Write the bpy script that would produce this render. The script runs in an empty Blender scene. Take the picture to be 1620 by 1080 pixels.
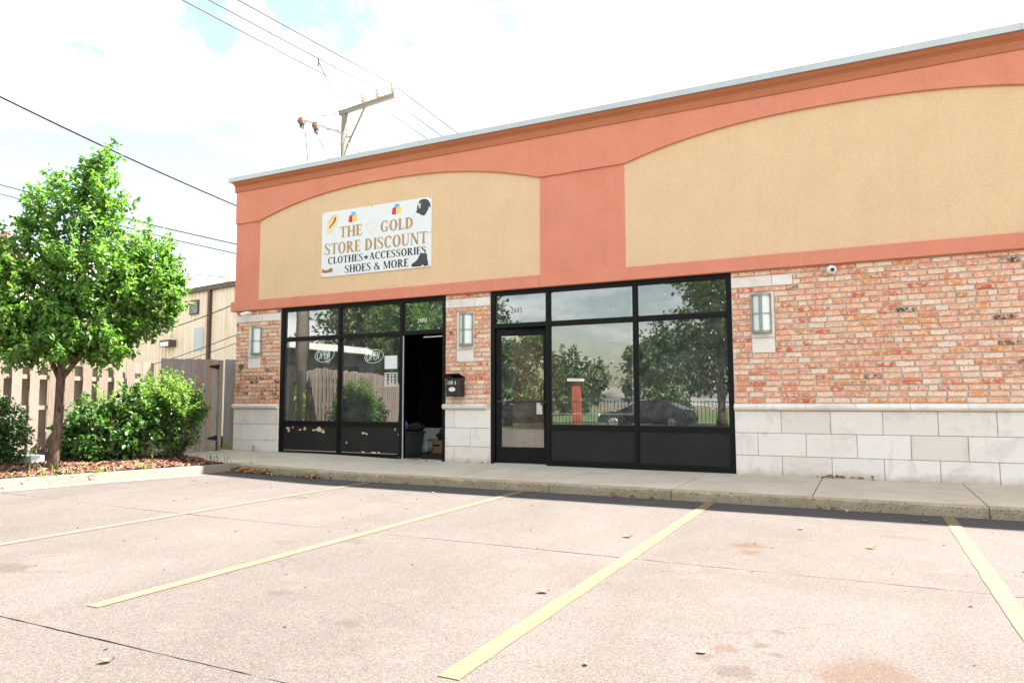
import bpy, bmesh, math, random
import numpy as np
from mathutils import Matrix, Vector

random.seed(7)
rng = np.random.default_rng(11)
SC = bpy.context.scene
COL = SC.collection

# ------------------------------------------------------------------ camera
cam = bpy.data.cameras.new("camera")
cam.lens = 24.92
cam.sensor_width = 36.0
cam.sensor_fit = 'HORIZONTAL'
cam.clip_start = 0.05
cam.clip_end = 2000
camo = bpy.data.objects.new("camera", cam)
COL.objects.link(camo)
_r = Vector((0.89528222, 0.44548994, -0.0029071))
_u = Vector((0.03918738, -0.07224968, 0.99661644))
_f = Vector((-0.44377256, 0.89236691, 0.08214144))
camo.matrix_world = Matrix(((_r.x, _u.x, -_f.x, 0.0), (_r.y, _u.y, -_f.y, -10.264),
                            (_r.z, _u.z, -_f.z, 1.028), (0, 0, 0, 1)))
SC.camera = camo

# ------------------------------------------------------------------ light and exposure
SUN_DIR = Vector((0.55, 0.45, 1.0)).normalized()      # towards the sun: behind the shop, to the right
EXPOSURE = 3.04
SKY_STRENGTH = 0.15
SUN_STRENGTH = 3.4
SC.view_settings.view_transform = 'Standard'
SC.view_settings.look = 'None'
SC.view_settings.gamma = 1.0
SC.view_settings.use_curve_mapping = False
SC.view_settings.exposure = EXPOSURE

world = bpy.data.worlds.new("World")
SC.world = world
world.use_nodes = True
wn, wl = world.node_tree.nodes, world.node_tree.links
wn.clear()
w_out = wn.new("ShaderNodeOutputWorld")
w_bg = wn.new("ShaderNodeBackground")
w_bg.inputs["Strength"].default_value = SKY_STRENGTH
sky = wn.new("ShaderNodeTexSky")
sky.sky_type = 'NISHITA'
sky.sun_disc = False
sky.sun_elevation = math.asin(SUN_DIR.z)
sky.sun_rotation = math.atan2(SUN_DIR.x, SUN_DIR.y)
sky.air_density = 1.0
sky.dust_density = 2.0
w_tc = wn.new("ShaderNodeTexCoord")
w_sep = wn.new("ShaderNodeSeparateXYZ")
wl.new(w_tc.outputs["Generated"], w_sep.inputs[0])
w_add = wn.new("ShaderNodeMath"); w_add.operation = 'ADD'; w_add.inputs[1].default_value = 0.22
wl.new(w_sep.outputs["Z"], w_add.inputs[0])
w_max = wn.new("ShaderNodeMath"); w_max.operation = 'MAXIMUM'; w_max.inputs[1].default_value = 0.05
wl.new(w_add.outputs[0], w_max.inputs[0])
w_div = wn.new("ShaderNodeVectorMath"); w_div.operation = 'DIVIDE'
wl.new(w_tc.outputs["Generated"], w_div.inputs[0])
w_cmb = wn.new("ShaderNodeCombineXYZ")
for i in range(3):
    wl.new(w_max.outputs[0], w_cmb.inputs[i])
wl.new(w_cmb.outputs[0], w_div.inputs[1])
w_noise = wn.new("ShaderNodeTexNoise")
w_noise.inputs["Scale"].default_value = 1.15
w_noise.inputs["Detail"].default_value = 7.0
w_noise.inputs["Roughness"].default_value = 0.58
w_noise.inputs["Distortion"].default_value = 0.25
wl.new(w_div.outputs[0], w_noise.inputs["Vector"])
w_ramp = wn.new("ShaderNodeValToRGB")
w_ramp.color_ramp.elements[0].position = 0.46
w_ramp.color_ramp.elements[0].color = (0.0, 0.0, 0.0, 1)
w_ramp.color_ramp.elements[1].position = 0.61
wl.new(w_noise.outputs["Fac"], w_ramp.inputs[0])
w_mix = wn.new("ShaderNodeMix"); w_mix.data_type = 'RGBA'
wl.new(w_ramp.outputs["Color"], w_mix.inputs["Factor"])
w_veil = wn.new("ShaderNodeMix"); w_veil.data_type = 'RGBA'; w_veil.blend_type = 'MULTIPLY'
w_veil.inputs["Factor"].default_value = 1.0
w_veil.inputs["B"].default_value = (0.43, 0.385, 0.315, 1)       # summer haze dulls the blue
wl.new(sky.outputs["Color"], w_veil.inputs["A"])
wl.new(w_veil.outputs["Result"], w_mix.inputs["A"])
w_mix.inputs["B"].default_value = (2.75, 2.73, 2.70, 1)       # sunlit summer cloud
wl.new(w_mix.outputs["Result"], w_bg.inputs["Color"])
wl.new(w_bg.outputs[0], w_out.inputs["Surface"])

sun = bpy.data.lights.new("sun", 'SUN')
sun.energy = SUN_STRENGTH
sun.angle = math.radians(0.6)
sun.color = (1.0, 0.955, 0.89)
suno = bpy.data.objects.new("sun", sun)
suno.rotation_euler = SUN_DIR.to_track_quat('Z', 'Y').to_euler()
suno.location = (10, 10, 30)
COL.objects.link(suno)

# ------------------------------------------------------------------ material helpers
class NG:
    """small wrapper round a material's node tree"""
    def __init__(s, name):
        s.m = bpy.data.materials.new(name)
        s.m.use_nodes = True
        s.t = s.m.node_tree
        s.t.nodes.clear()
        s.out = s.t.nodes.new("ShaderNodeOutputMaterial")
        s._pos = None
    def n(s, typ, **kw):
        nd = s.t.nodes.new(typ)
        for k, v in kw.items():
            setattr(nd, k, v)
        return nd
    def l(s, a, b):
        s.t.links.new(a, b)
    def put(s, sock, v):
        if isinstance(v, bpy.types.NodeSocket):
            s.l(v, sock)
        elif isinstance(v, (tuple, list)) and len(v) == 3 and sock.type == 'RGBA':
            sock.default_value = (*v, 1)
        else:
            sock.default_value = v
    def pos(s):
        if s._pos is None:
            s._pos = s.n("ShaderNodeNewGeometry").outputs["Position"]
        return s._pos
    def scaled(s, vec, sc):
        nd = s.n("ShaderNodeVectorMath", operation='MULTIPLY')
        s.l(vec, nd.inputs[0]); nd.inputs[1].default_value = sc
        return nd.outputs[0]
    def noise(s, scale, detail=4, rough=0.55, vec=None, dist=0.0):
        nd = s.n("ShaderNodeTexNoise")
        s.l(vec or s.pos(), nd.inputs["Vector"])
        nd.inputs["Scale"].default_value = scale
        nd.inputs["Detail"].default_value = detail
        nd.inputs["Roughness"].default_value = rough
        nd.inputs["Distortion"].default_value = dist
        return nd.outputs["Fac"]
    def ramp(s, v, stops):
        nd = s.n("ShaderNodeValToRGB")
        s.l(v, nd.inputs[0])
        e = nd.color_ramp.elements
        while len(e) < len(stops):
            e.new(0.5)
        for k, (p, c) in enumerate(stops):
            e[k].position = p
            e[k].color = (*c, 1) if isinstance(c, tuple) else (c, c, c, 1)
        return nd.outputs["Color"]
    def mix(s, f, a, b, mode='MIX'):
        nd = s.n("ShaderNodeMix", data_type='RGBA', blend_type=mode)
        s.put(nd.inputs["Factor"], f); s.put(nd.inputs["A"], a); s.put(nd.inputs["B"], b)
        return nd.outputs["Result"]
    def math(s, op, a, b=0.0, clamp=False):
        nd = s.n("ShaderNodeMath", operation=op, use_clamp=clamp)
        s.put(nd.inputs[0], a); s.put(nd.inputs[1], b)
        return nd.outputs[0]
    def bump(s, h, strength=0.3, dist=0.01):
        nd = s.n("ShaderNodeBump")
        nd.inputs["Strength"].default_value = strength
        nd.inputs["Distance"].default_value = dist
        s.l(h, nd.inputs["Height"])
        return nd.outputs["Normal"]
    def bsdf(s, col, rough=0.7, metal=0.0, normal=None, spec=None, **kw):
        nd = s.n("ShaderNodeBsdfPrincipled")
        s.put(nd.inputs["Base Color"], col)
        s.put(nd.inputs["Roughness"], rough)
        s.put(nd.inputs["Metallic"], metal)
        if spec is not None:
            nd.inputs["Specular IOR Level"].default_value = spec
        if normal is not None:
            s.l(normal, nd.inputs["Normal"])
        for k, v in kw.items():
            nd.inputs[k].default_value = v
        s.l(nd.outputs[0], s.out.inputs["Surface"])
        return nd

def flat(name, col, rough=0.6, metal=0.0, var=0.12, scale=9.0, bump=0.0):
    """one base colour with a little wear in it"""
    g = NG(name)
    nz = g.noise(scale, 5)
    c = g.mix(g.ramp(nz, [(0.3, 0.0), (0.7, 1.0)]), tuple(x * (1 - var) for x in col), tuple(min(1, x * (1 + var)) for x in col))
    nrm = g.bump(g.noise(scale * 12, 3), bump, 0.004) if bump else None
    g.bsdf(c, rough, metal, nrm)
    return g.m

M = {}
def stucco(name, col, col2):
    g = NG(name)
    grain = g.noise(110, 3, 0.75)
    fine = g.noise(48, 5, 0.75)
    blot = g.noise(2.1, 6, 0.6)
    streak = g.noise(1.0, 5, 0.6, g.scaled(g.pos(), (7, 7, 0.7)))
    c = g.mix(g.ramp(blot, [(0.3, 0.0), (0.7, 1.0)]), col, col2)
    c = g.mix(g.math('MULTIPLY', g.ramp(streak, [(0.5, 0.0), (0.8, 1.0)]), 0.22), c, tuple(x * 0.72 for x in col))
    c = g.mix(g.ramp(grain, [(0.36, 0.5), (0.52, 0.0)]), c, tuple(x * 0.6 for x in col))
    c = g.mix(g.ramp(fine, [(0.5, 0.0), (0.66, 0.5)]), c, tuple(min(1, x * 1.2) for x in col))
    g.bsdf(c, 0.92, 0, g.bump(g.math('ADD', grain, fine), 0.5, 0.004), 0.2)
    M[name] = g.m
stucco("stucco_cream", (0.685, 0.475, 0.288), (0.735, 0.52, 0.325))
stucco("stucco_red", (0.63, 0.228, 0.148), (0.695, 0.265, 0.178))
stucco("cornice_red", (0.42, 0.15, 0.075), (0.47, 0.17, 0.09))

def brick_mat(name, src):
    g = NG(name)
    if src == 'object':
        base = g.n("ShaderNodeObjectInfo").outputs["Color"]
    else:
        base = g.n("ShaderNodeAttribute", attribute_name="tone").outputs["Color"]
    big = g.noise(17, 5, 0.62, dist=0.6)
    mid = g.noise(38, 5, 0.6, g.scaled(g.pos(), (1, 1, 1.6)))
    red = g.noise(11, 4, 0.6)
    fine = g.noise(150, 3, 0.7)
    c = g.mix(g.ramp(big, [(0.48, 0.0), (0.57, 0.8)]), base, (0.82, 0.63, 0.48))          # lime wash left on reclaimed brick
    c = g.mix(g.ramp(mid, [(0.545, 0.0), (0.615, 0.85)]), c, (0.63, 0.155, 0.07))
    c = g.mix(g.ramp(red, [(0.6, 0.0), (0.7, 0.55)]), c, (0.63, 0.25, 0.08))
    c = g.mix(g.ramp(g.noise(31, 6, 0.7), [(0.67, 0.0), (0.72, 0.9)]), c, (0.09, 0.045, 0.03))
    c = g.mix(g.ramp(fine, [(0.3, 0.45), (0.46, 0.0)]), c, (0.22, 0.10, 0.05))
    g.bsdf(c, 0.93, 0, g.bump(g.math('ADD', fine, mid), 0.6, 0.004), 0.15)
    return g.m
M["brick"] = brick_mat("reclaimed_brick", 'object')
M["brick_far"] = brick_mat("reclaimed_brick_joined", 'attr')

g = NG("mortar")
g.bsdf(g.mix(g.ramp(g.noise(40, 5), [(0.35, 0.0), (0.65, 1.0)]), (0.46, 0.41, 0.355), (0.60, 0.55, 0.49)), 0.95, 0, g.bump(g.noise(140, 4), 0.8, 0.006))
M["mortar"] = g.m

g = NG("limestone")
oi = g.n("ShaderNodeObjectInfo").outputs["Random"]
c = g.mix(oi, (0.70, 0.635, 0.58), (0.79, 0.735, 0.69))
c = g.mix(g.ramp(g.noise(3.2, 7, 0.65, dist=0.8), [(0.52, 0.0), (0.75, 0.5)]), c, (0.43, 0.37, 0.33))
c = g.mix(g.ramp(g.noise(1.3, 5, 0.6, g.scaled(g.pos(), (5, 5, 1))), [(0.58, 0.0), (0.8, 0.35)]), c, (0.38, 0.28, 0.19))
hz = g.n("ShaderNodeSeparateXYZ"); g.l(g.pos(), hz.inputs[0])
low = g.math('ADD', hz.outputs["Z"], g.math('MULTIPLY', g.noise(6, 5), 0.22))
c = g.mix(g.ramp(low, [(0.10, 0.55), (0.22, 0.0)]), c, (0.36, 0.25, 0.17))        # splash-back dirt along the foot
c = g.mix(g.ramp(g.noise(170, 2), [(0.3, 0.4), (0.4, 0.0)]), c, (0.34, 0.30, 0.26))
g.bsdf(c, 0.85, 0, g.bump(g.noise(120, 4), 0.25, 0.003), 0.25)
M["stone"] = g.m

M["frame"] = flat("black_aluminium", (0.0032, 0.0032, 0.0035), 0.5, 0.0, 0.3, 6)
g = NG("black_panel")
c = g.mix(g.ramp(g.noise(2.5, 6, 0.6), [(0.3, 0.0), (0.7, 1.0)]), (0.0105, 0.0102, 0.0102), (0.016, 0.0155, 0.0155))
c = g.mix(g.ramp(g.noise(60, 4, 0.7, g.scaled(g.pos(), (1, 1, 0.2))), [(0.66, 0.0), (0.75, 0.4)]), c, (0.09, 0.085, 0.08))
g.bsdf(c, 0.6, 0, g.bump(g.noise(50, 3), 0.1, 0.002), 0.3)
M["panel"] = g.m
for nd in M["frame"].node_tree.nodes:
    if nd.type == 'BSDF_PRINCIPLED': nd.inputs["Specular IOR Level"].default_value = 0.22
M["primer"] = flat("cream_primer", (0.62, 0.47, 0.36), 0.8, 0, 0.25, 30)
M["alu"] = flat("bare_aluminium", (0.55, 0.54, 0.52), 0.38, 0.6, 0.15, 12)
M["weatherstrip"] = flat("pale_weatherstrip", (0.52, 0.50, 0.48), 0.6)
M["film_edge"] = flat("pale_film_edge", (0.66, 0.70, 0.70), 0.5)

g = NG("window_glass")
fr = g.n("ShaderNodeFresnel"); fr.inputs["IOR"].default_value = 1.62
fac = g.math('MULTIPLY_ADD' if False else 'MULTIPLY', fr.outputs[0], 3.6, True)
gl = g.n("ShaderNodeBsdfGlossy"); gl.inputs["Roughness"].default_value = 0.0; gl.inputs["Color"].default_value = (1, 1, 1, 1)
wob = g.bump(g.noise(1.4, 2, 0.4), 0.02, 0.05); g.l(wob, gl.inputs["Normal"])
tr = g.n("ShaderNodeBsdfTransparent"); tr.inputs["Color"].default_value = (0.72, 0.77, 0.75, 1)
df = g.n("ShaderNodeBsdfDiffuse"); df.inputs["Color"].default_value = (0.55, 0.56, 0.52, 1)
dust = g.n("ShaderNodeMixShader")                                # thin film of street dust and wiping smears
g.put(dust.inputs[0], g.math('MULTIPLY', g.ramp(g.noise(2.2, 6, 0.65, dist=1.5), [(0.35, 0.2), (0.75, 1.0)]), 0.12))
g.l(tr.outputs[0], dust.inputs[1]); g.l(df.outputs[0], dust.inputs[2])
bf = g.n("ShaderNodeNewGeometry").outputs["Backfacing"]
fac = g.math('MULTIPLY', fac, g.math('SUBTRACT', 1.0, bf))
mx = g.n("ShaderNodeMixShader"); g.l(fac, mx.inputs[0]); g.l(dust.outputs[0], mx.inputs[1]); g.l(gl.outputs[0], mx.inputs[2])
g.l(mx.outputs[0], g.out.inputs["Surface"])
M["glass"] = g.m

def concrete(name, c1, c2, pits=(0.3, 0.36), dirt=(0.2, 0.17, 0.14), dirt_amt=0.35, scale=1.6, streak=None):
    g = NG(name)
    c = g.mix(g.ramp(g.noise(scale, 7, 0.62, dist=0.4), [(0.3, 0.0), (0.7, 1.0)]), c1, c2)
    v = g.scaled(g.pos(), streak) if streak else None
    c = g.mix(g.ramp(g.noise(3.4, 6, 0.62, v, 0.6), [(0.54, 0.0), (0.78, dirt_amt)]), c, dirt)
    c = g.mix(g.ramp(g.noise(130, 3, 0.7), [(0.32, 0.35), (0.5, 0.0)]), c, tuple(x * 0.45 for x in c1))
    c = g.mix(g.ramp(g.noise(48, 4, 0.7), [(pits[0], 0.8), (pits[1], 0.0)]), c, tuple(x * 0.25 for x in c1))
    g.bsdf(c, 0.92, 0, g.bump(g.noise(110, 5, 0.7), 0.45, 0.004), 0.2)
    M[name] = g.m
concrete("sidewalk", (0.42, 0.375, 0.295), (0.51, 0.47, 0.385), (0.2, 0.26), (0.22, 0.19, 0.13), 0.4, 1.2)
concrete("curb_face", (0.29, 0.235, 0.155), (0.39, 0.33, 0.235), (0.37, 0.45), (0.08, 0.06, 0.04), 0.6, 4)
concrete("bed_curb", (0.15, 0.132, 0.108), (0.185, 0.165, 0.138), (0.22, 0.28), (0.105, 0.087, 0.066), 0.35, 2)

# the lot: broom finished concrete, exposed sand, rust blots, oil drips
g = NG("lot_concrete")
c = g.mix(g.ramp(g.noise(0.55, 7, 0.62, dist=0.5), [(0.35, 0.0), (0.65, 1.0)]), (0.082, 0.070, 0.064), (0.108, 0.094, 0.087))
c = g.mix(g.ramp(g.noise(1.1, 6, 0.66, g.scaled(g.pos(), (1.0, 0.3, 1)), 0.4), [(0.48, 0.0), (0.72, 0.6)]), c, (0.064, 0.053, 0.047))
c = g.mix(g.ramp(g.noise(2.6, 7, 0.7, dist=1.0), [(0.54, 0.0), (0.72, 0.6)]), c, (0.137, 0.121, 0.111))
c = g.mix(g.ramp(g.noise(6.0, 6, 0.75, g.scaled(g.pos(), (0.6, 1.6, 1)), 0.6), [(0.56, 0.0), (0.74, 0.45)]), c, (0.064, 0.051, 0.044))
c = g.mix(g.ramp(g.noise(55, 5, 0.8), [(0.37, 0.75), (0.5, 0.0)]), c, (0.052, 0.043, 0.038))
c = g.mix(g.ramp(g.noise(120, 3, 0.75), [(0.5, 0.0), (0.62, 0.65)]), c, (0.165, 0.149, 0.137))
c = g.mix(g.ramp(g.noise(24, 4, 0.7), [(0.27, 0.8), (0.32, 0.0)]), c, (0.038, 0.027, 0.021))
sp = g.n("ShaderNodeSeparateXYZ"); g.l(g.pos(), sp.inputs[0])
curb_shade = g.math('ADD', sp.outputs["Y"], g.math('MULTIPLY', g.noise(2.2, 6, 0.65), 0.22))      # shop's shadow at the curb deepened in the colour, along with grey silt
c = g.mix(g.ramp(g.math('ADD', curb_shade, 3.3), [(0.60, 0.0), (0.72, 0.82)]), c, g.mix(g.ramp(g.noise(75, 4, 0.75), [(0.4, 0.0), (0.62, 1.0)]), (0.022, 0.023, 0.026), (0.075, 0.077, 0.084)))
vo = g.n("ShaderNodeTexVoronoi", feature='DISTANCE_TO_EDGE'); vo.inputs["Scale"].default_value = 0.42
wv = g.n("ShaderNodeVectorMath", operation='MULTIPLY_ADD'); nz_ = g.n("ShaderNodeTexNoise"); nz_.inputs["Scale"].default_value = 2.5; nz_.inputs["Detail"].default_value = 8; nz_.inputs["Roughness"].default_value = .7
g.l(g.pos(), nz_.inputs["Vector"]); g.l(nz_.outputs["Color"], wv.inputs[0]); wv.inputs[1].default_value = (.5, .5, 0); g.l(g.pos(), wv.inputs[2]); g.l(wv.outputs[0], vo.inputs["Vector"])
crk = g.math('MULTIPLY', g.ramp(vo.outputs["Distance"], [(0.0, 1.0), (0.004, 0.0)]), g.ramp(g.noise(0.9, 3), [(0.54, 0.0), (0.62, 0.42)]))
c = g.mix(crk, c, (0.04, 0.03, 0.024))
warp = g.n("ShaderNodeVectorMath", operation='ADD')
nv = g.n("ShaderNodeTexNoise"); nv.inputs["Scale"].default_value = 6.0; nv.inputs["Detail"].default_value = 5; g.l(g.pos(), nv.inputs["Vector"])
sv = g.n("ShaderNodeVectorMath", operation='MULTIPLY_ADD'); g.l(nv.outputs["Color"], sv.inputs[0]); sv.inputs[1].default_value = (0.22, 0.22, 0); sv.inputs[2].default_value = (-0.11, -0.11, 0)
g.l(g.pos(), warp.inputs[0]); g.l(sv.outputs[0], warp.inputs[1])
RUST, OIL = (0.082, 0.045, 0.029), (0.058, 0.046, 0.039)
for (x, y, rx, ry, col, amt) in [(-0.03, -6.85, .24, .34, RUST, .62), (-0.9, -4.2, .17, .13, RUST, .8), (-0.84, -4.45, .10, .09, RUST, .7), (-0.54, -6.98, .10, .08, OIL, .6),
        (-0.52, -6.58, .05, .05, OIL, .6), (-0.40, -6.72, .055, .05, OIL, .6), (-0.62, -6.72, .09, .07, RUST, .55), (-0.45, -6.35, .06, .05, OIL, .5), (-0.7, -6.85, .07, .04, RUST, .5),
        (-5.5, -7.25, .22, .15, OIL, .6), (-3.28, -6.91, .11, .08, OIL, .55), (-3.91, -5.45, .22, .13, OIL, .35), (-4.4, -5.7, .16, .1, RUST, .3), (-2.5, -7.2, .09, .06, OIL, .5),
        (-6.3, -3.6, .3, .12, OIL, .3), (-5.0, -3.4, .2, .1, RUST, .3), (0.25, -3.3, .22, .1, RUST, .35), (1.2, -4.1, .2, .1, OIL, .3), (-1.55, -5.9, .3, .18, OIL, .22), (-0.2, -5.2, .8, .35, OIL, .16)]:
    x, y = x * .97, -10.264 + (y + 10.264) * .97
    sb = g.n("ShaderNodeVectorMath", operation='SUBTRACT'); g.l(warp.outputs[0], sb.inputs[0]); sb.inputs[1].default_value = (x, y, 0)
    dv = g.scaled(sb.outputs[0], (1 / rx, 1 / ry, 0))
    ln = g.n("ShaderNodeVectorMath", operation='LENGTH'); g.l(dv, ln.inputs[0])
    c = g.mix(g.ramp(ln.outputs["Value"], [(0.55, amt), (1.0, 0.0)]), c, col)
c = g.mix(g.ramp(g.noise(62, 5, 0.8), [(0.38, 0.6), (0.5, 0.0)]), c, (0.05, 0.039, 0.033))
c = g.mix(g.ramp(g.noise(105, 3, 0.75), [(0.54, 0.0), (0.66, 0.5)]), c, (0.165, 0.148, 0.135))
g.bsdf(c, 0.93, 0, g.bump(g.math('ADD', g.noise(90, 5, 0.7), g.noise(34, 3, 0.6, g.scaled(g.pos(), (0.4, 3, 1)))), 0.7, 0.005), 0.2)
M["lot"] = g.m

g = NG("yellow_line_paint")
wear = g.ramp(g.noise(28, 6, 0.72), [(0.46, 0.0), (0.64, 0.9)])
sx_ = g.n("ShaderNodeSeparateXYZ"); g.l(g.pos(), sx_.inputs[0])
old = g.math('MULTIPLY', g.math('ADD', sx_.outputs["X"], 0.5), -0.12, True)
wear = g.math('MAXIMUM', wear, g.ramp(g.noise(8.0, 7, 0.75), [(0.55, 0.0), (0.62, 0.9)]))
wear = g.math('MAXIMUM', wear, g.math('MULTIPLY', g.math('ADD', old, g.ramp(g.noise(3.0, 6, 0.7), [(0.4, 0.0), (0.7, 0.5)]), True), 0.85))
c = g.mix(wear, (0.15, 0.101, 0.044), (0.108, 0.092, 0.078))
c = g.mix(g.ramp(g.noise(90, 3), [(0.3, 0.5), (0.45, 0.0)]), c, (0.2, 0.14, 0.06))
g.bsdf(c, 0.85, 0, g.bump(g.noise(100, 4), 0.4, 0.003))
M["paint"] = g.m

def wood(name, stops, grey):
    g = NG(name)
    oi = g.n("ShaderNodeObjectInfo").outputs["Random"]
    off = g.n("ShaderNodeVectorMath", operation='ADD'); g.l(g.pos(), off.inputs[0])
    cb = g.n("ShaderNodeCombineXYZ"); g.l(g.math('MULTIPLY', oi, 37.0), cb.inputs[2]); g.l(cb.outputs[0], off.inputs[1])
    v = g.scaled(off.outputs[0], (16, 16, 0.9))
    grain = g.noise(2.2, 6, 0.65, v, 0.7)
    fine = g.noise(7.0, 4, 0.7, v)
    c = g.ramp(oi, stops)
    c = g.mix(g.ramp(grain, [(0.38, 0.0), (0.66, 0.75)]), c, grey)
    c = g.mix(g.ramp(fine, [(0.34, 0.6), (0.5, 0.0)]), c, tuple(x * 0.4 for x in grey))
    c = g.mix(g.ramp(g.noise(4.5, 4, 0.5, g.scaled(off.outputs[0], (2.2, 2.2, 0.9))), [(0.7, 0.0), (0.76, 0.8)]), c, (0.07, 0.04, 0.025))
    g.bsdf(c, 0.88, 0, g.bump(g.math('ADD', grain, fine), 0.5, 0.004), 0.2)
    M[name] = g.m
wood("fence_wood", [(0.0, (0.34, 0.265, 0.21)), (0.5, (0.39, 0.325, 0.27)), (1.0, (0.27, 0.20, 0.15))], (0.29, 0.255, 0.235))
wood("gate_wood", [(0.0, (0.31, 0.285, 0.28)), (0.62, (0.36, 0.33, 0.315)), (0.7, (0.38, 0.245, 0.145)), (1.0, (0.35, 0.27, 0.205))], (0.235, 0.215, 0.215))
wood("pole_wood", [(0.0, (0.29, 0.255, 0.22)), (1.0, (0.29, 0.255, 0.22))], (0.18, 0.155, 0.125))
wood("door_wood", [(0.0, (0.46, 0.18, 0.06)), (1.0, (0.50, 0.21, 0.075))], (0.33, 0.12, 0.045))

g = NG("bark")
c = g.mix(g.ramp(g.noise(9, 6, 0.65, g.scaled(g.pos(), (3, 3, 0.7))), [(0.35, 0.0), (0.65, 1.0)]), (0.05, 0.033, 0.024), (0.15, 0.105, 0.08))
g.bsdf(c, 0.95, 0, g.bump(g.noise(14, 6, 0.7, g.scaled(g.pos(), (3, 3, 0.6))), 0.9, 0.02), 0.15)
M["bark"] = g.m

def leaf_mat(name, stops, trans=0.42, rough=0.42):
    g = NG(name)
    isl = g.n("ShaderNodeNewGeometry").outputs["Random Per Island"]
    c = g.ramp(isl, stops)
    pb = g.n("ShaderNodeBsdfPrincipled"); g.put(pb.inputs["Base Color"], c); pb.inputs["Roughness"].default_value = rough
    pb.inputs["Specular IOR Level"].default_value = 0.45
    tb = g.n("ShaderNodeBsdfTranslucent")
    g.put(tb.inputs["Color"], g.mix(1.0, c, (1.35, 1.5, 0.55), 'MULTIPLY'))
    mx = g.n("ShaderNodeMixShader"); mx.inputs[0].default_value = trans
    g.l(pb.outputs[0], mx.inputs[1]); g.l(tb.outputs[0], mx.inputs[2]); g.l(mx.outputs[0], g.out.inputs["Surface"])
    M[name] = g.m
leaf_mat("leaf_pear", [(0.0, (0.06, 0.145, 0.034)), (0.5, (0.115, 0.24, 0.055)), (0.95, (0.19, 0.31, 0.08)), (1.0, (0.24, 0.19, 0.065))], 0.5)
leaf_mat("leaf_shrub", [(0.0, (0.03, 0.085, 0.022)), (0.6, (0.065, 0.15, 0.035)), (1.0, (0.13, 0.23, 0.055))], 0.38)
leaf_mat("leaf_sprout", [(0.0, (0.11, 0.21, 0.045)), (0.7, (0.18, 0.31, 0.065)), (1.0, (0.26, 0.32, 0.09))], 0.5)
leaf_mat("leaf_dark", [(0.0, (0.022, 0.06, 0.018)), (1.0, (0.05, 0.11, 0.03))], 0.25)
leaf_mat("leaf_street", [(0.0, (0.035, 0.08, 0.02)), (0.6, (0.07, 0.13, 0.03)), (1.0, (0.12, 0.17, 0.05))], 0.35)
leaf_mat("grass", [(0.0, (0.09, 0.16, 0.03)), (1.0, (0.19, 0.26, 0.06))], 0.4, 0.6)
leaf_mat("dry_leaf", [(0.0, (0.16, 0.065, 0.028)), (0.35, (0.30, 0.15, 0.06)), (0.7, (0.42, 0.28, 0.15)), (1.0, (0.26, 0.085, 0.04))], 0.2, 0.7)
leaf_mat("pale_leaf", [(0.0, (0.26, 0.21, 0.155)), (1.0, (0.18, 0.12, 0.07))], 0.2, 0.7)

g = NG("mulch")
g.bsdf(g.mix(g.ramp(g.noise(55, 5, 0.7), [(0.35, 0.0), (0.65, 1.0)]), (0.05, 0.023, 0.015), (0.15, 0.065, 0.04)), 0.95, 0, g.bump(g.noise(60, 5, 0.7), 1.0, 0.03))
M["mulch"] = g.m
g = NG("mulch_chip")
g.bsdf(g.ramp(g.n("ShaderNodeNewGeometry").outputs["Random Per Island"], [(0.0, (0.07, 0.027, 0.018)), (0.5, (0.17, 0.068, 0.042)), (0.85, (0.26, 0.125, 0.078)), (1.0, (0.34, 0.25, 0.18))]), 0.9)
M["chip"] = g.m
g = NG("soil")
g.bsdf(g.mix(g.ramp(g.noise(3, 6), [(0.35, 0.0), (0.65, 1.0)]), (0.10, 0.085, 0.05), (0.16, 0.15, 0.07)), 0.95)
M["soil"] = g.m
g = NG("asphalt")
g.bsdf(g.mix(g.ramp(g.noise(90, 4), [(0.35, 0.0), (0.65, 1.0)]), (0.035, 0.035, 0.037), (0.07, 0.069, 0.067)), 0.9)
M["asphalt"] = g.m
M["joint_dirt"] = flat("joint_dirt", (0.085, 0.056, 0.038), 0.95, 0, 0.4, 30)

# corrugated cream metal siding with rust runs
g = NG("metal_siding")
st = g.noise(1.0, 6, 0.7, g.scaled(g.pos(), (6, 6, 0.35)))
c = g.mix(g.ramp(g.noise(1.6, 4), [(0.3, 0.0), (0.7, 1.0)]), (0.82, 0.70, 0.55), (0.86, 0.77, 0.65))
c = g.mix(g.ramp(st, [(0.5, 0.0), (0.66, 0.8)]), c, (0.74, 0.42, 0.18))
c = g.mix(g.ramp(g.noise(2.3, 6, 0.7, g.scaled(g.pos(), (9, 9, 0.5))), [(0.66, 0.0), (0.76, 0.8)]), c, (0.34, 0.12, 0.035))
g.bsdf(c, 0.6, 0, None, 0.3)
M["siding"] = g.m
M["brown_trim"] = flat("brown_trim", (0.10, 0.065, 0.05), 0.6, 0.0, 0.2, 5)
M["coping"] = flat("pale_metal_coping", (0.46, 0.49, 0.50), 0.45, 0.15, 0.06, 3)
M["black"] = flat("black_paint", (0.012, 0.012, 0.013), 0.35, 0, 0.2, 12)
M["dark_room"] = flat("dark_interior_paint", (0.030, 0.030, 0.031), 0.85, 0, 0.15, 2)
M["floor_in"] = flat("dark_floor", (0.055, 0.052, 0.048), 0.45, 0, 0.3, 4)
M["ceiling_in"] = flat("ceiling_board", (0.16, 0.16, 0.155), 0.9, 0, 0.1, 2)
M["roof"] = flat("roof_membrane", (0.30, 0.30, 0.29), 0.9, 0, 0.12, 1.2)
M["side_wall"] = flat("painted_block", (0.45, 0.33, 0.22), 0.9, 0, 0.1, 3, 0.2)
M["lamp_metal"] = flat("verdigris_bronze", (0.26, 0.29, 0.25), 0.5, 0.3, 0.2, 14)
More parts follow.
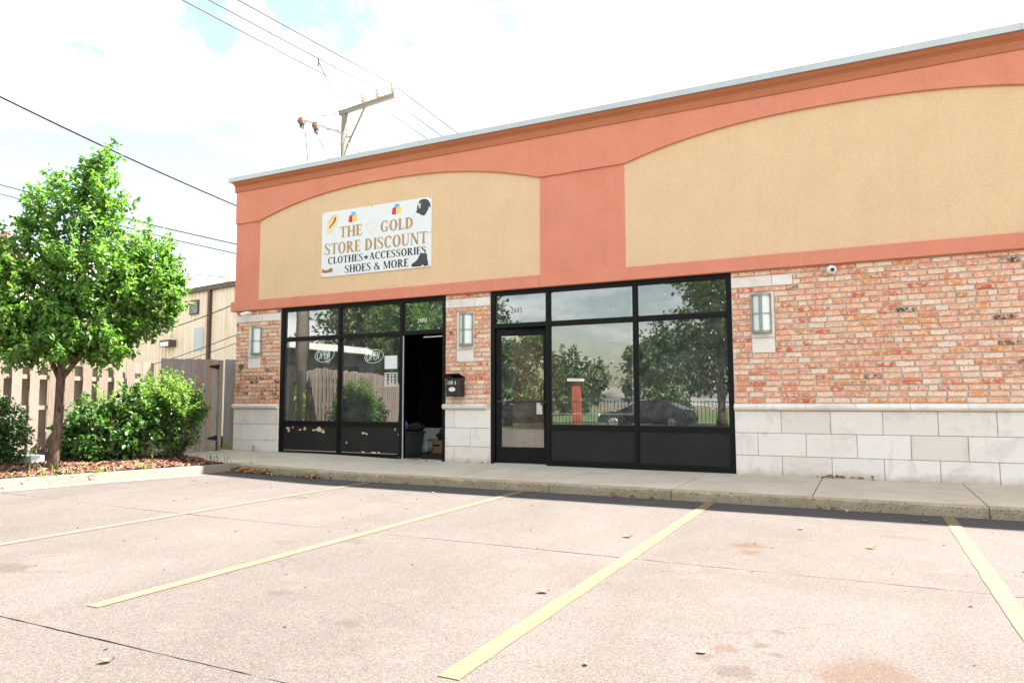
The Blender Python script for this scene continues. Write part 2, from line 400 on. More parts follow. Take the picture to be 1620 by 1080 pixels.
M["lamp_glass"] = flat("frosted_glass", (0.70, 0.745, 0.73), 0.35, 0, 0.03, 5)
M["white"] = flat("white_plastic", (0.72, 0.72, 0.71), 0.4, 0, 0.04, 8)
M["white_paper"] = flat("white_paper", (0.70, 0.72, 0.70), 0.8, 0, 0.04, 8)
M["sign_white"] = flat("printed_sign_white", (0.70, 0.715, 0.73), 0.38, 0, 0.02, 2)
M["gold"] = flat("gold_print", (0.40, 0.235, 0.085), 0.5, 0, 0.12, 14)
M["ink"] = flat("black_print", (0.012, 0.012, 0.014), 0.5, 0, 0.1, 10)
M["tan"] = flat("straw_print", (0.74, 0.50, 0.24), 0.5, 0, 0.2, 22)
M["tan_pale"] = flat("pale_straw_print", (0.80, 0.62, 0.36), 0.5, 0, 0.12, 22)
M["red_print"] = flat("red_print", (0.62, 0.01, 0.03), 0.5, 0, 0.15, 14)
M["yellow_print"] = flat("yellow_print", (0.80, 0.55, 0.06), 0.5, 0, 0.1, 14)
M["blue_print"] = flat("blue_print", (0.14, 0.38, 0.72), 0.5, 0, 0.1, 14)
M["pearl"] = flat("pearl_print", (0.73, 0.665, 0.57), 0.4, 0, 0.1, 30)
M["grey_print"] = flat("charcoal_print", (0.035, 0.038, 0.042), 0.5, 0, 0.25, 24)
M["brown_print"] = flat("brown_print", (0.33, 0.10, 0.045), 0.5, 0, 0.25, 30)
M["silver_print"] = flat("pale_grey_print", (0.66, 0.70, 0.69), 0.5, 0, 0.05, 20)
g = NG("lit_sign_tube"); nb_ = g.bsdf((0.82, 0.84, 0.84), 0.3); nb_.inputs["Emission Color"].default_value = (0.93, 1.0, 0.98, 1); nb_.inputs["Emission Strength"].default_value = 0.11; M["neon"] = g.m
M["tote"] = flat("grey_tote_plastic", (0.075, 0.085, 0.09), 0.5, 0, 0.1, 5)
M["purple"] = flat("lilac_cloth", (0.30, 0.17, 0.46), 0.8, 0, 0.3, 12)
M["pink"] = flat("pink_cloth", (0.60, 0.30, 0.36), 0.8, 0, 0.2, 12)
M["card"] = flat("cardboard", (0.44, 0.24, 0.10), 0.85, 0, 0.12, 6)
M["plastic_bag"] = flat("white_bag_film", (0.52, 0.53, 0.55), 0.5, 0, 0.1, 9)
M["red_thing"] = flat("red_cloth", (0.20, 0.012, 0.015), 0.8, 0, 0.2, 9)
M["dark_cloth"] = flat("charcoal_cloth", (0.035, 0.035, 0.037), 0.9, 0, 0.3, 9)
M["blue_thing"] = flat("blue_plastic", (0.03, 0.07, 0.25), 0.5)
M["cable"] = flat("black_cable", (0.016, 0.015, 0.015), 0.6)
M["wire"] = flat("grey_wire", (0.06, 0.059, 0.057), 0.6)
M["ceramic"] = flat("pale_insulator", (0.62, 0.47, 0.34), 0.35, 0, 0.15, 20)
M["brown_ceramic"] = flat("brown_insulator", (0.16, 0.09, 0.06), 0.35, 0, 0.2, 20)
M["galv"] = flat("galvanised_steel", (0.36, 0.33, 0.30), 0.5, 0.5, 0.2, 20)
M["car_paint"] = flat("black_car_paint", (0.012, 0.013, 0.016), 0.12, 0, 0.05, 3)
M["tyre"] = flat("tyre_rubber", (0.02, 0.02, 0.02), 0.85)
M["tail"] = flat("red_lens", (0.62, 0.04, 0.02), 0.15)
M["car_glass"] = flat("dark_car_glass", (0.02, 0.024, 0.025), 0.05)
M["red_brick_plain"] = flat("red_brick_paint", (0.40, 0.075, 0.03), 0.85, 0, 0.25, 16)
M["house_wall"] = flat("grey_house_wall", (0.10, 0.115, 0.12), 0.8, 0, 0.15, 3)
M["house_white"] = flat("white_gutter_paint", (0.74, 0.74, 0.74), 0.5, 0, 0.05, 3)
M["shingle"] = flat("brown_shingle", (0.28, 0.13, 0.10), 0.95, 0, 0.3, 9, 0.4)
M["block"] = flat("pale_concrete_block", (0.60, 0.62, 0.64), 0.9, 0, 0.1, 9, 0.4)

# ------------------------------------------------------------------ mesh helpers
class MB:
    """collects shapes, then links them as one mesh object"""
    def __init__(s):
        s.v = []; s.f = []
    def add(s, vs, fs):
        o = len(s.v)
        s.v += [tuple(map(float, p)) for p in vs]
        s.f += [tuple(i + o for i in f) for f in fs]
        return s
    def box(s, x0, x1, y0, y1, z0, z1):
        return s.add([(x0, y0, z0), (x1, y0, z0), (x1, y1, z0), (x0, y1, z0), (x0, y0, z1), (x1, y0, z1), (x1, y1, z1), (x0, y1, z1)],
                     [(0, 3, 2, 1), (4, 5, 6, 7), (0, 1, 5, 4), (1, 2, 6, 5), (2, 3, 7, 6), (3, 0, 4, 7)])
    def bbox(s, x0, x1, y0, y1, z0, z1, b=0.006):
        """box with its edges facing the street chamfered"""
        o = [(x0, z0), (x1, z0), (x1, z1), (x0, z1)]
        i = [(x0 + b, z0 + b), (x1 - b, z0 + b), (x1 - b, z1 - b), (x0 + b, z1 - b)]
        vs = [(x, y0, z) for x, z in i] + [(x, y0 + b, z) for x, z in o] + [(x, y1, z) for x, z in o]
        fs = [(0, 1, 2, 3)]
        for k in range(4):
            j = (k + 1) % 4
            fs += [(k, 4 + k, 4 + j, j), (4 + k, 8 + k, 8 + j, 4 + j)]
        fs.append((11, 10, 9, 8))
        return s.add(vs, fs)
    def beam(s, a, b, w, h, up=(0, 0, 1)):
        a, b = Vector(a), Vector(b)
        d = (b - a).normalized()
        r = d.cross(Vector(up))
        if r.length < 1e-4:
            r = d.cross(Vector((1, 0, 0)))
        r.normalize(); u = r.cross(d)
        vs = []
        for p in (a, b):
            for sx, sz in ((-1, -1), (1, -1), (1, 1), (-1, 1)):
                vs.append(p + r * (sx * w / 2) + u * (sz * h / 2))
        return s.add(vs, [(0, 3, 2, 1), (4, 5, 6, 7), (0, 1, 5, 4), (1, 2, 6, 5), (2, 3, 7, 6), (3, 0, 4, 7)])
    def tube(s, pts, rad, n=8, cap=True):
        pts = [Vector(p) for p in pts]
        rads = rad if isinstance(rad, (list, tuple)) else [rad] * len(pts)
        ref = None; rings = []
        for k, p in enumerate(pts):
            d = (pts[min(k + 1, len(pts) - 1)] - pts[max(k - 1, 0)]).normalized()
            if ref is None:
                ref = d.cross(Vector((0, 0, 1)))
                if ref.length < 1e-3:
                    ref = d.cross(Vector((1, 0, 0)))
            r = (ref - d * ref.dot(d)).normalized(); u = d.cross(r); ref = r
            rings.append([p + (r * math.cos(2 * math.pi * i / n) + u * math.sin(2 * math.pi * i / n)) * rads[k] for i in range(n)])
        vs = [q for rg in rings for q in rg]
        fs = []
        for k in range(len(rings) - 1):
            for i in range(n):
                j = (i + 1) % n
                fs.append((k * n + i, k * n + j, (k + 1) * n + j, (k + 1) * n + i))
        if cap:
            fs.append(tuple(reversed(range(n)))); fs.append(tuple((len(rings) - 1) * n + i for i in range(n)))
        return s.add(vs, fs)
    def lathe(s, c, prof, n=14, axis='Z'):
        """prof: (radius, height along the axis)"""
        vs = []
        for r, h in prof:
            for i in range(n):
                a = 2 * math.pi * i / n
                p = (r * math.cos(a), r * math.sin(a), h)
                if axis == 'Y': p = (p[0], p[2], p[1])
                if axis == 'X': p = (p[2], p[0], p[1])
                vs.append((c[0] + p[0], c[1] + p[1], c[2] + p[2]))
        fs = []
        for k in range(len(prof) - 1):
            for i in range(n):
                j = (i + 1) % n
                fs.append((k * n + i, k * n + j, (k + 1) * n + j, (k + 1) * n + i))
        fs.append(tuple(reversed(range(n)))); fs.append(tuple((len(prof) - 1) * n + i for i in range(n)))
        return s.add(vs, fs)
    def prism(s, poly, y0, y1):
        """outline in (x, z) carried from y0 to y1"""
        n = len(poly)
        vs = [(x, y0, z) for x, z in poly] + [(x, y1, z) for x, z in poly]
        fs = [tuple(range(n)), tuple(reversed(range(n, 2 * n)))]
        fs += [(i, n + i, n + (i + 1) % n, (i + 1) % n) for i in range(n)]
        return s.add(vs, fs)
    def slab(s, poly, z0, z1):
        n = len(poly)
        zf = z1 if callable(z1) else (lambda x, y: z1)
        zb = z0 if callable(z0) else (lambda x, y: z0)
        vs = [(x, y, zb(x, y)) for x, y in poly] + [(x, y, zf(x, y)) for x, y in poly]
        fs = [tuple(reversed(range(n))), tuple(range(n, 2 * n))]
        fs += [(i, (i + 1) % n, n + (i + 1) % n, n + i) for i in range(n)]
        return s.add(vs, fs)
    def sweep(s, prof, stations):
        """prof: list of points per station already placed in 3-D"""
        n = len(stations[0]); vs = [p for st in stations for p in st]; fs = []
        for k in range(len(stations) - 1):
            for i in range(n - 1):
                fs.append((k * n + i, k * n + i + 1, (k + 1) * n + i + 1, (k + 1) * n + i))
        return s.add(vs, fs)
    def build(s, name, mat, parent=None, smooth=False, fix=True):
        me = bpy.data.meshes.new(name)
        me.from_pydata(s.v, [], s.f)
        me.validate()
        if fix:
            bm = bmesh.new(); bm.from_mesh(me); bmesh.ops.recalc_face_normals(bm, faces=bm.faces); bm.to_mesh(me); bm.free()
        if mat is not None:
            me.materials.append(M[mat] if isinstance(mat, str) else mat)
        if smooth:
            me.polygons.foreach_set("use_smooth", [True] * len(me.polygons))
        me.update()
        return link(name, me, parent)

def link(name, data, parent=None):
    o = bpy.data.objects.new(name, data)
    COL.objects.link(o)
    if parent is not None:
        o.parent = parent
        o.matrix_parent_inverse = world_of(parent).inverted()
    return o
def world_of(o):
    m = o.matrix_basis.copy()
    return m if o.parent is None else world_of(o.parent) @ o.matrix_parent_inverse @ m
def tag(o, label=None, cat=None, group=None, kind=None):
    if label: o["label"] = label
    if cat: o["category"] = cat
    if group: o["group"] = group
    if kind: o["kind"] = kind
    return o
def thing(name, label, cat, loc=(0, 0, 0), group=None):
    o = link(name, None); o.location = loc
    return tag(o, label, cat, group)
def struct(o, label, cat):
    return tag(o, label, cat, kind='structure')

def gz(x, y=-2.0):
    """the ground lifts a little towards the fence end"""
    t = min(1.0, max(0.0, (-6.5 - x) / 2.9))
    return 0.048 * t * t * (3 - 2 * t)
def lotz(x, y=-3.0):
    return -0.112 + gz(x) * max(0.0, min(1.0, (y + 9) / 5))

# ================================================================== GROUND
gm = MB().box(-160, 160, -160, 160, -0.9, -0.5)
struct(gm.build("ground", "soil"), "bare earth and grass running out to the horizon", "ground")
lot = thing("parking_lot", "pale sunlit concrete parking lot with yellow stall lines in front of the shops", "parking lot", (0, -6, -0.15))
lot["kind"] = 'structure'
MB().box(-13, 26, -16.2, -1.9, -0.48, -0.128).build("sub_base", "joint_dirt", lot)
def jag(x0, x1, y, amp, step=0.09):
    out = []; n = int((x1 - x0) / step)
    ph = random.random() * 9
    for k in range(n + 1):
        x = x0 + (x1 - x0) * k / n
        out.append((x, y + amp * (random.uniform(-1, 1) * 0.8 + 0.9 * math.sin(x * 1.7 + ph))))
    return out
def lot_slab(ya, yb, xa, xb):
    top = jag(xa, xb, ya, 0.0045); bot = jag(xa, xb, yb, 0.0045)
    vs, fs = [], []
    n = len(top)
    for rw in range(9):
        t = rw / 8
        for k in range(n):
            x = top[k][0]; y = top[k][1] * (1 - t) + bot[k][1] * t
            vs.append((x, y, lotz(x, y)))
    for rw in range(8):
        for k in range(n - 1):
            a = rw * n + k
            fs.append((a, a + 1, a + n + 1, a + n))
    o = len(vs)
    for (rw) in (0, 8):
        for k in range(n):
            p = vs[rw * n + k]; vs.append((p[0], p[1], p[2] - 0.05))
    for k in range(n - 1):
        fs.append((k, o + k, o + k + 1, k + 1))
        fs.append((8 * n + k, 8 * n + k + 1, o + n + k + 1, o + n + k))
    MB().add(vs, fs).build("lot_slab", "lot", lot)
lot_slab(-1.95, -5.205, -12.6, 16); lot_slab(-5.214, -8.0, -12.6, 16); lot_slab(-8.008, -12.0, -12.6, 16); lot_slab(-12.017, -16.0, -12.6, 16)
for x in (-6.24, -3.90, -1.585, 0.67, 2.94):
    vs, fs = [], []
    ys = [-2.13 - 5.55 * k / 40 for k in range(41)]
    for k, y in enumerate(ys):
        j = random.uniform(-0.004, 0.004)
        vs += [(x - 0.052 + j, y, lotz(x, y) + 0.004), (x + 0.052 + j, y, lotz(x, y) + 0.004)]
        if k: fs.append((2 * k - 2, 2 * k - 1, 2 * k + 1, 2 * k))
    o = MB().add(vs, fs).build("stall_line", "paint")
    struct(o, {-6.24: "faded yellow stall line nearest the mulch bed", -3.90: "long yellow stall line running in front of the open doorway", -1.585: "yellow stall line starting below the large shop windows",
               0.67: "yellow stall line in front of the brick and stone wall", 2.94: "yellow stall line farthest from the fence"}[x], "stall line")

# sidewalk: slabs between tooled joints, a curb of its own along the front
walk = thing("sidewalk", "grey concrete sidewalk along the foot of the shop fronts", "sidewalk", (-3, -1, 0)); walk["kind"] = 'structure'
jx = [5.5, 4.0, 2.5, 1.01, -0.55, -2.03, -3.55, -5.03, -6.54, -8.0, -9.38]
for a, b in zip(jx[1:], jx[:-1]):
    vs, fs = [], []
    xs = np.linspace(a + 0.006, b - 0.006, 5)
    for y in (-1.993, -1.98, 0.10):
        for x in xs:
            vs.append((x, y, gz(x) - (0.006 if y < -1.99 else 0)))
    for rw in range(2):
        for k in range(4):
            p = rw * 5 + k; fs.append((p, p + 1, p + 6, p + 5))
    o0 = len(vs)
    rim = [0, 1, 2, 3, 4, 9, 14, 13, 12, 11, 10, 5]
    for i in rim: vs.append((vs[i][0], vs[i][1], -0.14))
    for k in range(12): fs.append((rim[k], o0 + k, o0 + (k + 1) % 12, rim[(k + 1) % 12]))
    MB().add(vs, fs).build("sidewalk_slab", "sidewalk", walk)
MB().slab([(-9.392, -2.02), (-9.86, -1.86), (-10.72, -1.56), (-11.6, -1.75), (-11.6, 0.10), (-9.392, 0.10)], -0.14, lambda x, y: gz(x)).build("sidewalk_slab", "sidewalk", walk)
def curb_piece(x0, x1):
    st = []
    n = max(2, int((x1 - x0) / 0.06))
    for k in range(n + 1):
        x = x0 + 0.004 + (x1 - x0 - 0.008) * k / n
        z = gz(x)
        ch = random.uniform(0, 0.006) if random.random() < 0.8 else random.uniform(0.006, 0.022)
        y0 = -2.12 + random.uniform(-0.003, 0.003)
        st.append([(x, -1.998, z - 0.14), (x, -1.998, z - 0.004), (x, -2.006, z), (x, y0 + 0.018 + ch, z), (x, y0 + 0.004, z - 0.012 - ch), (x, y0, z - 0.05 + random.uniform(-.004, .004)), (x, y0 - 0.004, z - 0.175)])
    mb = MB(); mb.sweep(None, st)
    k = len(st[0])
    mb.f.append(tuple(range(k))); mb.f.append(tuple(reversed(range(len(mb.v) - k, len(mb.v)))))
    mb.build("curb", "curb_face", walk)
for a, b in [(-9.25, -6.54), (-6.54, -3.55), (-3.55, -2.03), (-2.03, 1.01), (1.01, 5.5)]:
    curb_piece(a, b)

# planting bed: curb, gutter pan, mulch
BX = lambda y: -9.07 + 0.304 * (y + 2.30)                    # back edge of the bed curb
bed = MB(); st = []
path = []
for k in range(40):
    y = -12.0 + (12.0 - 2.62) * k / 39
    path.append((Vector((BX(y), y)), Vector((0.957, -0.29))))
c0 = Vector((-8.62, -2.45))
for k in range(9):
    a = math.radians(163 - k * 8)
    nrm = Vector((math.cos(a), math.sin(a)))
    path.append((c0 + nrm * 0.56, -nrm))
path.append((Vector((-9.03, -1.995)), Vector((0.5, -0.86))))
for p, nrm in path:
    z = gz(p.x)
    row = []
    for d, h in ((-0.01, -0.2), (0.0, -0.004), (0.012, 0.0), (0.125, -0.002), (0.15, -0.014), (0.20, -0.135), (0.24, -0.30)):
        q = p + nrm * d
        row.append((q.x, q.y, z + h + random.uniform(-0.002, 0.002)))
    st.append(row)
bed.sweep(None, st)
struct(bed.build("bed_curb", "bed_curb", smooth=False), "sunlit pale concrete curb edging the mulch bed", "curb")
pan = MB(); st = []
for k in range(30):
    y = -12.0 + (12.0 - 2.75) * k / 29
    x = BX(y) + 0.18
    st.append([(x, y, lotz(x, y) + 0.004), (x + 0.30, y, lotz(x + .3, y) + 0.004)])
pan.sweep(None, st)
struct(pan.build("gutter_pan", "bed_curb"), "pale flush gutter strip beside the curb of the mulch bed", "gutter")
def bed_h(x, y):
    return 0.045 + 0.06 * min(1.0, max(0.0, (BX(y) - x) / 1.0)) + 0.012 * math.sin(x * 9 + y * 4) * math.sin(y * 7)
mul = MB(); vs, fs = [], []
ny, nx = 60, 14
for j in range(ny + 1):
    y = -12.0 + (12.0 - 1.9) * j / ny
    xa = BX(min(y, -2.2)) + 0.005 if y < -2.2 else -9.3 - (y + 2.2) * 3.6
    for i in range(nx + 1):
        x = xa + (-14.5 - xa) * i / nx
        vs.append((x, y, bed_h(x, y) if i else 0.03))
for j in range(ny):
    for i in range(nx):
        a = j * (nx + 1) + i
        fs.append((a, a + 1, a + nx + 2, a + nx + 1))
mul.add(vs, fs)
struct(mul.build("mulch_bed", "mulch", smooth=True), "reddish brown mulch bed in front of the wooden fence", "mulch bed")
# loose chips
cv, cf = [], []
for k in range(9000):
    y = -6.5 + 4.55 * random.random()
    x = BX(min(y, -2.2)) - 0.02 - 1.9 * random.random() ** 1.3
    if y > -2.2: x -= (y + 2.2) * 3.6 + 0.3
    z = bed_h(x, y) + random.uniform(0.0, 0.014)
    a = random.random() * 6.28; L = random.uniform(0.015, 0.05); w = random.uniform(0.006, 0.014); tl = random.uniform(-0.5, 0.5) * L
    dx, dy = math.cos(a) * L, math.sin(a) * L; sx, sy = -math.sin(a) * w, math.cos(a) * w
    o = len(cv)
    cv += [(x - dx - sx, y - dy - sy, z - tl), (x + dx - sx, y + dy - sy, z + tl), (x + dx * .8 + sx, y + dy * .8 + sy, z + tl + .004), (x - dx + sx, y - dy + sy, z - tl + .004)]
    cf.append((o, o + 1, o + 2, o + 3))
o = MB(); o.v, o.f = cv, cf
tag(o.build("mulch_chips", "chip", fix=False), "loose shredded wood chips covering the planting bed", "mulch", kind='stuff')
gv = MB()
for (cx, cy, n, hgt, spr) in [(-9.75, -4.35, 26, .12, .22), (-9.55, -3.95, 18, .10, .15), (-9.72, -4.75, 40, .06, .28), (-9.4, -3.35, 16, .12, .07), (-10.25, -4.4, 5, .26, .05), (-9.55, -1.98, 30, .07, .3), (-11.2, -0.45, 24, .07, .12), (-11.3, -0.2, 14, .1, .06), (-7.3, -0.02, 8, .05, .03)]:
    for k in range(n):
        x = cx + random.gauss(0, spr); y = cy + random.gauss(0, spr * (0.25 if cy == -1.98 else 0.7))
        z = (bed_h(x, y) if x < BX(min(y, -2.2)) - .01 else gz(x)) - .005
        a = random.random() * 6.28; h = hgt * random.uniform(.5, 1.3); ln = random.uniform(.2, .9) * h
        dx, dy = math.cos(a), math.sin(a); w = 0.006
        gv.add([(x - dy * w, y + dx * w, z), (x + dy * w, y - dx * w, z), (x + dx * ln * .4 + dy * w * .8, y + dy * ln * .4 - dx * w * .8, z + h * .7), (x + dx * ln * .4 - dy * w * .8, y + dy * ln * .4 + dx * w * .8, z + h * .7), (x + dx * ln, y + dy * ln, z + h)],
               [(0, 1, 2, 3), (3, 2, 4)])
tag(gv.build("grass_tufts", "grass", fix=False), "thin tufts of bright green grass at the edges of the bed and gate", "grass", kind='stuff')

# beyond the lot, behind the camera (seen in the shop windows)
struct(MB().box(-60, 60, -29.5, -20.5, -0.42, -0.36).build("street", "asphalt"), "asphalt street across the far side of the lot", "street")
g = NG("lawn"); g.bsdf(g.mix(g.ramp(g.noise(5, 6), [(0.35, 0.0), (0.65, 1.0)]), (0.05, 0.10, 0.025), (0.10, 0.16, 0.04)), 0.95); M["lawn"] = g.m
struct(MB().box(-60, 60, -20.3, -16.05, -0.4, -0.17).build("verge", "lawn"), "green grass verge between the lot and the street", "verge")
struct(MB().box(-60, 60, -70, -29.7, -0.48, -0.34).build("lawn", "lawn"), "wide lawn across the street from the shops", "lawn")

# ================================================================== SHOP BUILDING
B = thing("shop_building", "one storey shop building of pale stone, reclaimed brick and red and cream stucco", "building", (-3, 0, 0))
XL, XR = -11.32, 6.4
FZ = 2.84                                       # underside of the stucco band
# openings of the brick storey
LW = (-10.13, -6.37)                            # shop front with the open doorway
RW = (-5.508, -1.645)                           # shop front with the closed door

# mortar / backing walls (pillars and the long wall)
for a, b in ((XL, LW[0]), (LW[1], RW[0]), (RW[1], XR)): MB().box(a, b, 0.015, 0.28, -0.1, FZ + .01).build("mortar_wall", "mortar", B)
# side and rear walls, roof
MB().box(XL + .01, XL + 0.25, 0.29, 11, -0.2, 5.2).box(XL + .26, XR, 10.75, 11.0, -0.2, 5.2).box(XR - .25, XR - .01, 0.29, 10.74, -0.2, 5.2).build("side_wall", "side_wall", B)
MB().box(XL + .26, XR - .26, 0.31, 10.74, 4.85, 4.95).build("roof", "roof", B)
MB().box(XL + .26, XR - .26, 0.16, 10.74, 2.90, 2.95).build("ceiling", "ceiling_in", B)

# limestone base
def stone(name, x0, x1, z0, z1, y0=-0.006, y1=0.05):
    MB().bbox(x0 + .003, x1 - .003, y0 + random.uniform(-.0015, .0015), y1, z0 + .003, z1 - .003, 0.005).build(name, "stone", B)
Z = [-0.05, 0.262, 0.567, 0.872]
def cuts(x0, x1, js):
    p = [x0] + [j for j in js if x0 + .02 < j < x1 - .02] + [x1]
    return list(zip(p[:-1], p[1:]))
for c_, (z0, z1) in enumerate(zip(Z[:-1], Z[1:])):
    for a, b in cuts(RW[1], XR, [(-1.04 if c_ != 1 else -1.345) + .61 * k for k in range(14)]): stone("stone_block", a, b, z0, z1)
    for a, b in cuts(LW[1], RW[0], [-6.19] if c_ != 1 else [-5.88]): stone("stone_block", a, b, z0, z1)
    for a, b in cuts(XL, LW[0], [-10.78] if c_ != 1 else [-11.03, -10.45]): stone("stone_block", a, b, z0, z1)
def sill_piece(a, b):
    prof = [(0.05, .875), (-0.012, .875), (-0.045, .882), (-0.062, .905), (-0.064, .925), (-0.055, .945), (-0.03, .960), (-0.004, .968), (0.05, .970)]
    mb = MB(); mb.sweep(None, [[(x, y, z) for y, z in prof] for x in (a + .002, b - .002)])
    n = len(prof); mb.f.append(tuple(range(n))); mb.f.append(tuple(range(2 * n - 1, n - 1, -1)))
    mb.build("stone_sill", "stone", B, smooth=False)
for a, b in cuts(RW[1] + .0, XR, [-1.34 + .612 * k for k in range(14)]) + cuts(LW[1] - .03, RW[0] - .06, []) + cuts(XL, LW[0] + .0, []): sill_piece(a, b)
ROW = (2.812 - 0.972) / 24
Z0 = 0.972
zr = lambda i: Z0 + ROW * i
# limestone inserts: strips over the pillars, plates behind the lamps
holes = []
def insert(x0, x1, i0, i1, js=(), zs=()):
    holes.append((x0, x1, i0, i1))
    for a, b in cuts(x0, x1, js):
        zz = [zr(i0) + .002] + list(zs) + [zr(i1) - .002]
        for p, q in zip(zz[:-1], zz[1:]):
            stone("stone_plate", a, b, p, q, -0.004)
insert(XL, LW[0], 21, 23, [-10.6]); insert(LW[1], RW[0], 21, 23, [-5.8]); insert(RW[1], -0.835, 21, 23, [-1.1])
insert(-10.965, -10.63, 9, 20, zs=[1.87]); insert(-6.15, -5.815, 9, 20, zs=[1.87]); insert(-1.385, -1.08, 9, 20, zs=[1.87])

# bricks
TONES = [((0.74, 0.345, 0.225), 30), ((0.75, 0.43, 0.27), 24), ((0.67, 0.235, 0.13), 18), ((0.80, 0.60, 0.46), 20), ((0.66, 0.28, 0.10), 8), ((0.58, 0.125, 0.06), 7), ((0.74, 0.52, 0.34), 2), ((0.085, 0.045, 0.032), 1.2), ((0.26, 0.10, 0.05), 1.5)]
tsum = sum(w for _, w in TONES)
def tone(x=0, z=0):
    r = random.random() * tsum
    for t, w in TONES:
        r -= w
        if r <= 0: break
    if x < LW[0] and z < 1.6 and random.random() < 0.42:
        t = random.choice([(0.30, 0.10, 0.045), (0.09, 0.045, 0.03), (0.45, 0.16, 0.06), (0.38, 0.17, 0.07)])
    k = random.uniform(0.92, 1.14)
    return tuple(min(0.85, q * k) for q in t)
def brick_geo(rough=1.0):
    """one worn face brick, unit length, facing the street"""
    pts = []
    for (x, z) in [(-.5, -.5), (-.17, -.5), (.17, -.5), (.5, -.5), (.5, .5), (.17, .5), (-.17, .5), (-.5, .5)]:
        cx = 0.035 if abs(x) == .5 else 0
        pts.append((x * (1 - cx * .6) + random.uniform(-.010, .010) * rough, z * (1 - 0.10) + random.uniform(-.055, .055) * rough))
    vs = [(x * .965, random.uniform(-.0045, .0015), z * .86) for x, z in pts] + [(x, .005, z) for x, z in pts] + [(x, .024, z) for x, z in pts]
    fs = [(0, 1, 6, 7), (1, 2, 5, 6), (2, 3, 4, 5)]
    for k in range(8):
        j = (k + 1) % 8
        fs += [(k, 8 + k, 8 + j, j), (8 + k, 16 + k, 16 + j, 8 + j)]
    return vs, fs
BR = []
for k in range(24):
    v, f = brick_geo()
    BR.append((v, f))
layout = []                                              # (x centre, z centre, length, tone)
for i in range(24):
    header = i in (2, 10, 17)
    for (w0, w1) in ((XL, LW[0]), (LW[1], RW[0]), (RW[1], XR)):
        spans = [(w0, w1)]
        for (h0, h1, i0, i1) in holes:
            if i0 <= i < i1:
                nw = []
                for a, b in spans:
                    if h1 <= a or h0 >= b: nw.append((a, b)); continue
                    if h0 - a > .03: nw.append((a, h0))
                    if b - h1 > .03: nw.append((h1, b))
                spans = nw
        for a, b in spans:
            x = a - random.choice([0.0, 0.105]) - (0.0 if i % 2 else 0.05) - random.uniform(0, .02)
            run = 0
            while x < b - .02:
                L = 0.212 + random.uniform(-.006, .008)
                if header and (run > 0 or random.random() < 0.3):
                    L = 0.107 + random.uniform(-.004, .004); run = (run - 1) if run > 0 else random.randint(3, 8)
                elif random.random() < 0.05: L = 0.15
                p, q = max(x, a), min(x + L, b)
                if b - q < 0.035: q = b
                if q - p > 0.03:
                    layout.append(((p + q) / 2, zr(i) + ROW / 2, q - p - 0.0135, tone((p + q) / 2, zr(i))))
                x = q if q > x + .001 else x + L
layout.sort(key=lambda t: (t[0] > 1.95, math.hypot(t[0], 10.26) - (t[2] > .15) * 1.2))
meshes = []
for v, f in BR:
    me = bpy.data.meshes.new("brick"); me.from_pydata(v, [], f); me.materials.append(M["brick"]); me.update()
    meshes.append(me)
for k, (x, z, L, t) in enumerate(layout[:300]):
    o = link("brick", random.choice(meshes), B)
    o.location = (x, random.uniform(-.003, .003), z + random.uniform(-.002, .002))
    o.scale = (L, 1, ROW - 0.0135)
    o.rotation_euler = (0, random.uniform(-.012, .012), 0)
    o.color = (*t, 1)
vs, fs, cols = [], [], []
for (x, z, L, t) in layout[300:]:
    v, f = random.choice(BR); o0 = len(vs); dy = random.uniform(-.003, .003); h = ROW - .0135
    vs += [(x + a * L, b + dy, z + c * h) for a, b, c in v]
    fs += [tuple(i + o0 for i in q) for q in f]; cols += [(*t, 1)] * len(v)
me = bpy.data.meshes.new("brickwork"); me.from_pydata(vs, [], fs); me.materials.append(M["brick_far"])
at = me.color_attributes.new("tone", 'FLOAT_COLOR', 'POINT'); at.data.foreach_set("color", [c for q in cols for c in q]); me.update()
tag(link("brickwork", me, B), kind='stuff')

# stucco storey -------------------------------------------------------------
SX0, SX1 = -11.36, XR + .05
MB().box(XL + .02, XR - .02, 0.02, 0.30, FZ + .02, 5.4).build("stucco_backing", "stucco_cream", B)
# cream fields
MB().box(-10.75, -4.55, -0.012, 0.019, 3.0, 5.1).build("cream_field", "stucco_cream", B)
MB().box(-3.20, 2.9, -0.012, 0.019, 3.0, 5.15).build("cream_field", "stucco_cream", B)
MB().box(4.3, XR, -0.012, 0.019, 3.0, 5.15).build("cream_field", "stucco_cream", B)
# red pilasters
for a, b in ((SX0, -10.715), (-4.585, -3.172), (2.72, 4.30)):
    MB().bbox(a, b, -0.022, 0.018, 3.0, 4.66, 0.004).build("pilaster", "stucco_red", B)
# lower band
def band(a, b): MB().bbox(a, b, -0.058, 0.10, 2.818, 3.013, 0.006).build("stucco_band", "stucco_red", B)
band(-11.43, -4.60); band(-4.597, XR + .08)
# arched frieze
def arc(x0, x1, zs, zc, n=28):
    pts = []
    for k in range(n + 1):
        t = k / n
        s = math.sin(math.pi * t)
        u = abs(2 * t - 1)
        pts.append((x0 + (x1 - x0) * t, zs + (zc - zs) * (1 - u ** 2.35)))
    return pts
low = [(SX0, 4.607)] + arc(-10.71, -4.58, 4.607, 5.015) + arc(-3.165, 2.72, 4.617, 4.995) + [(XR, 4.60)]
low = [(x, z) for x, z in low]
st = [[(x, 0.10, z), (x, -0.046, z + .0), (x, -0.05, z + .004), (x, -0.05, 5.262), (x, 0.05, 5.262)] for x, z in low]
fr_ = MB(); fr_.sweep(None, st); fr_.f.append((0, 1, 2, 3, 4))
fr_.build("frieze", "stucco_red", B)
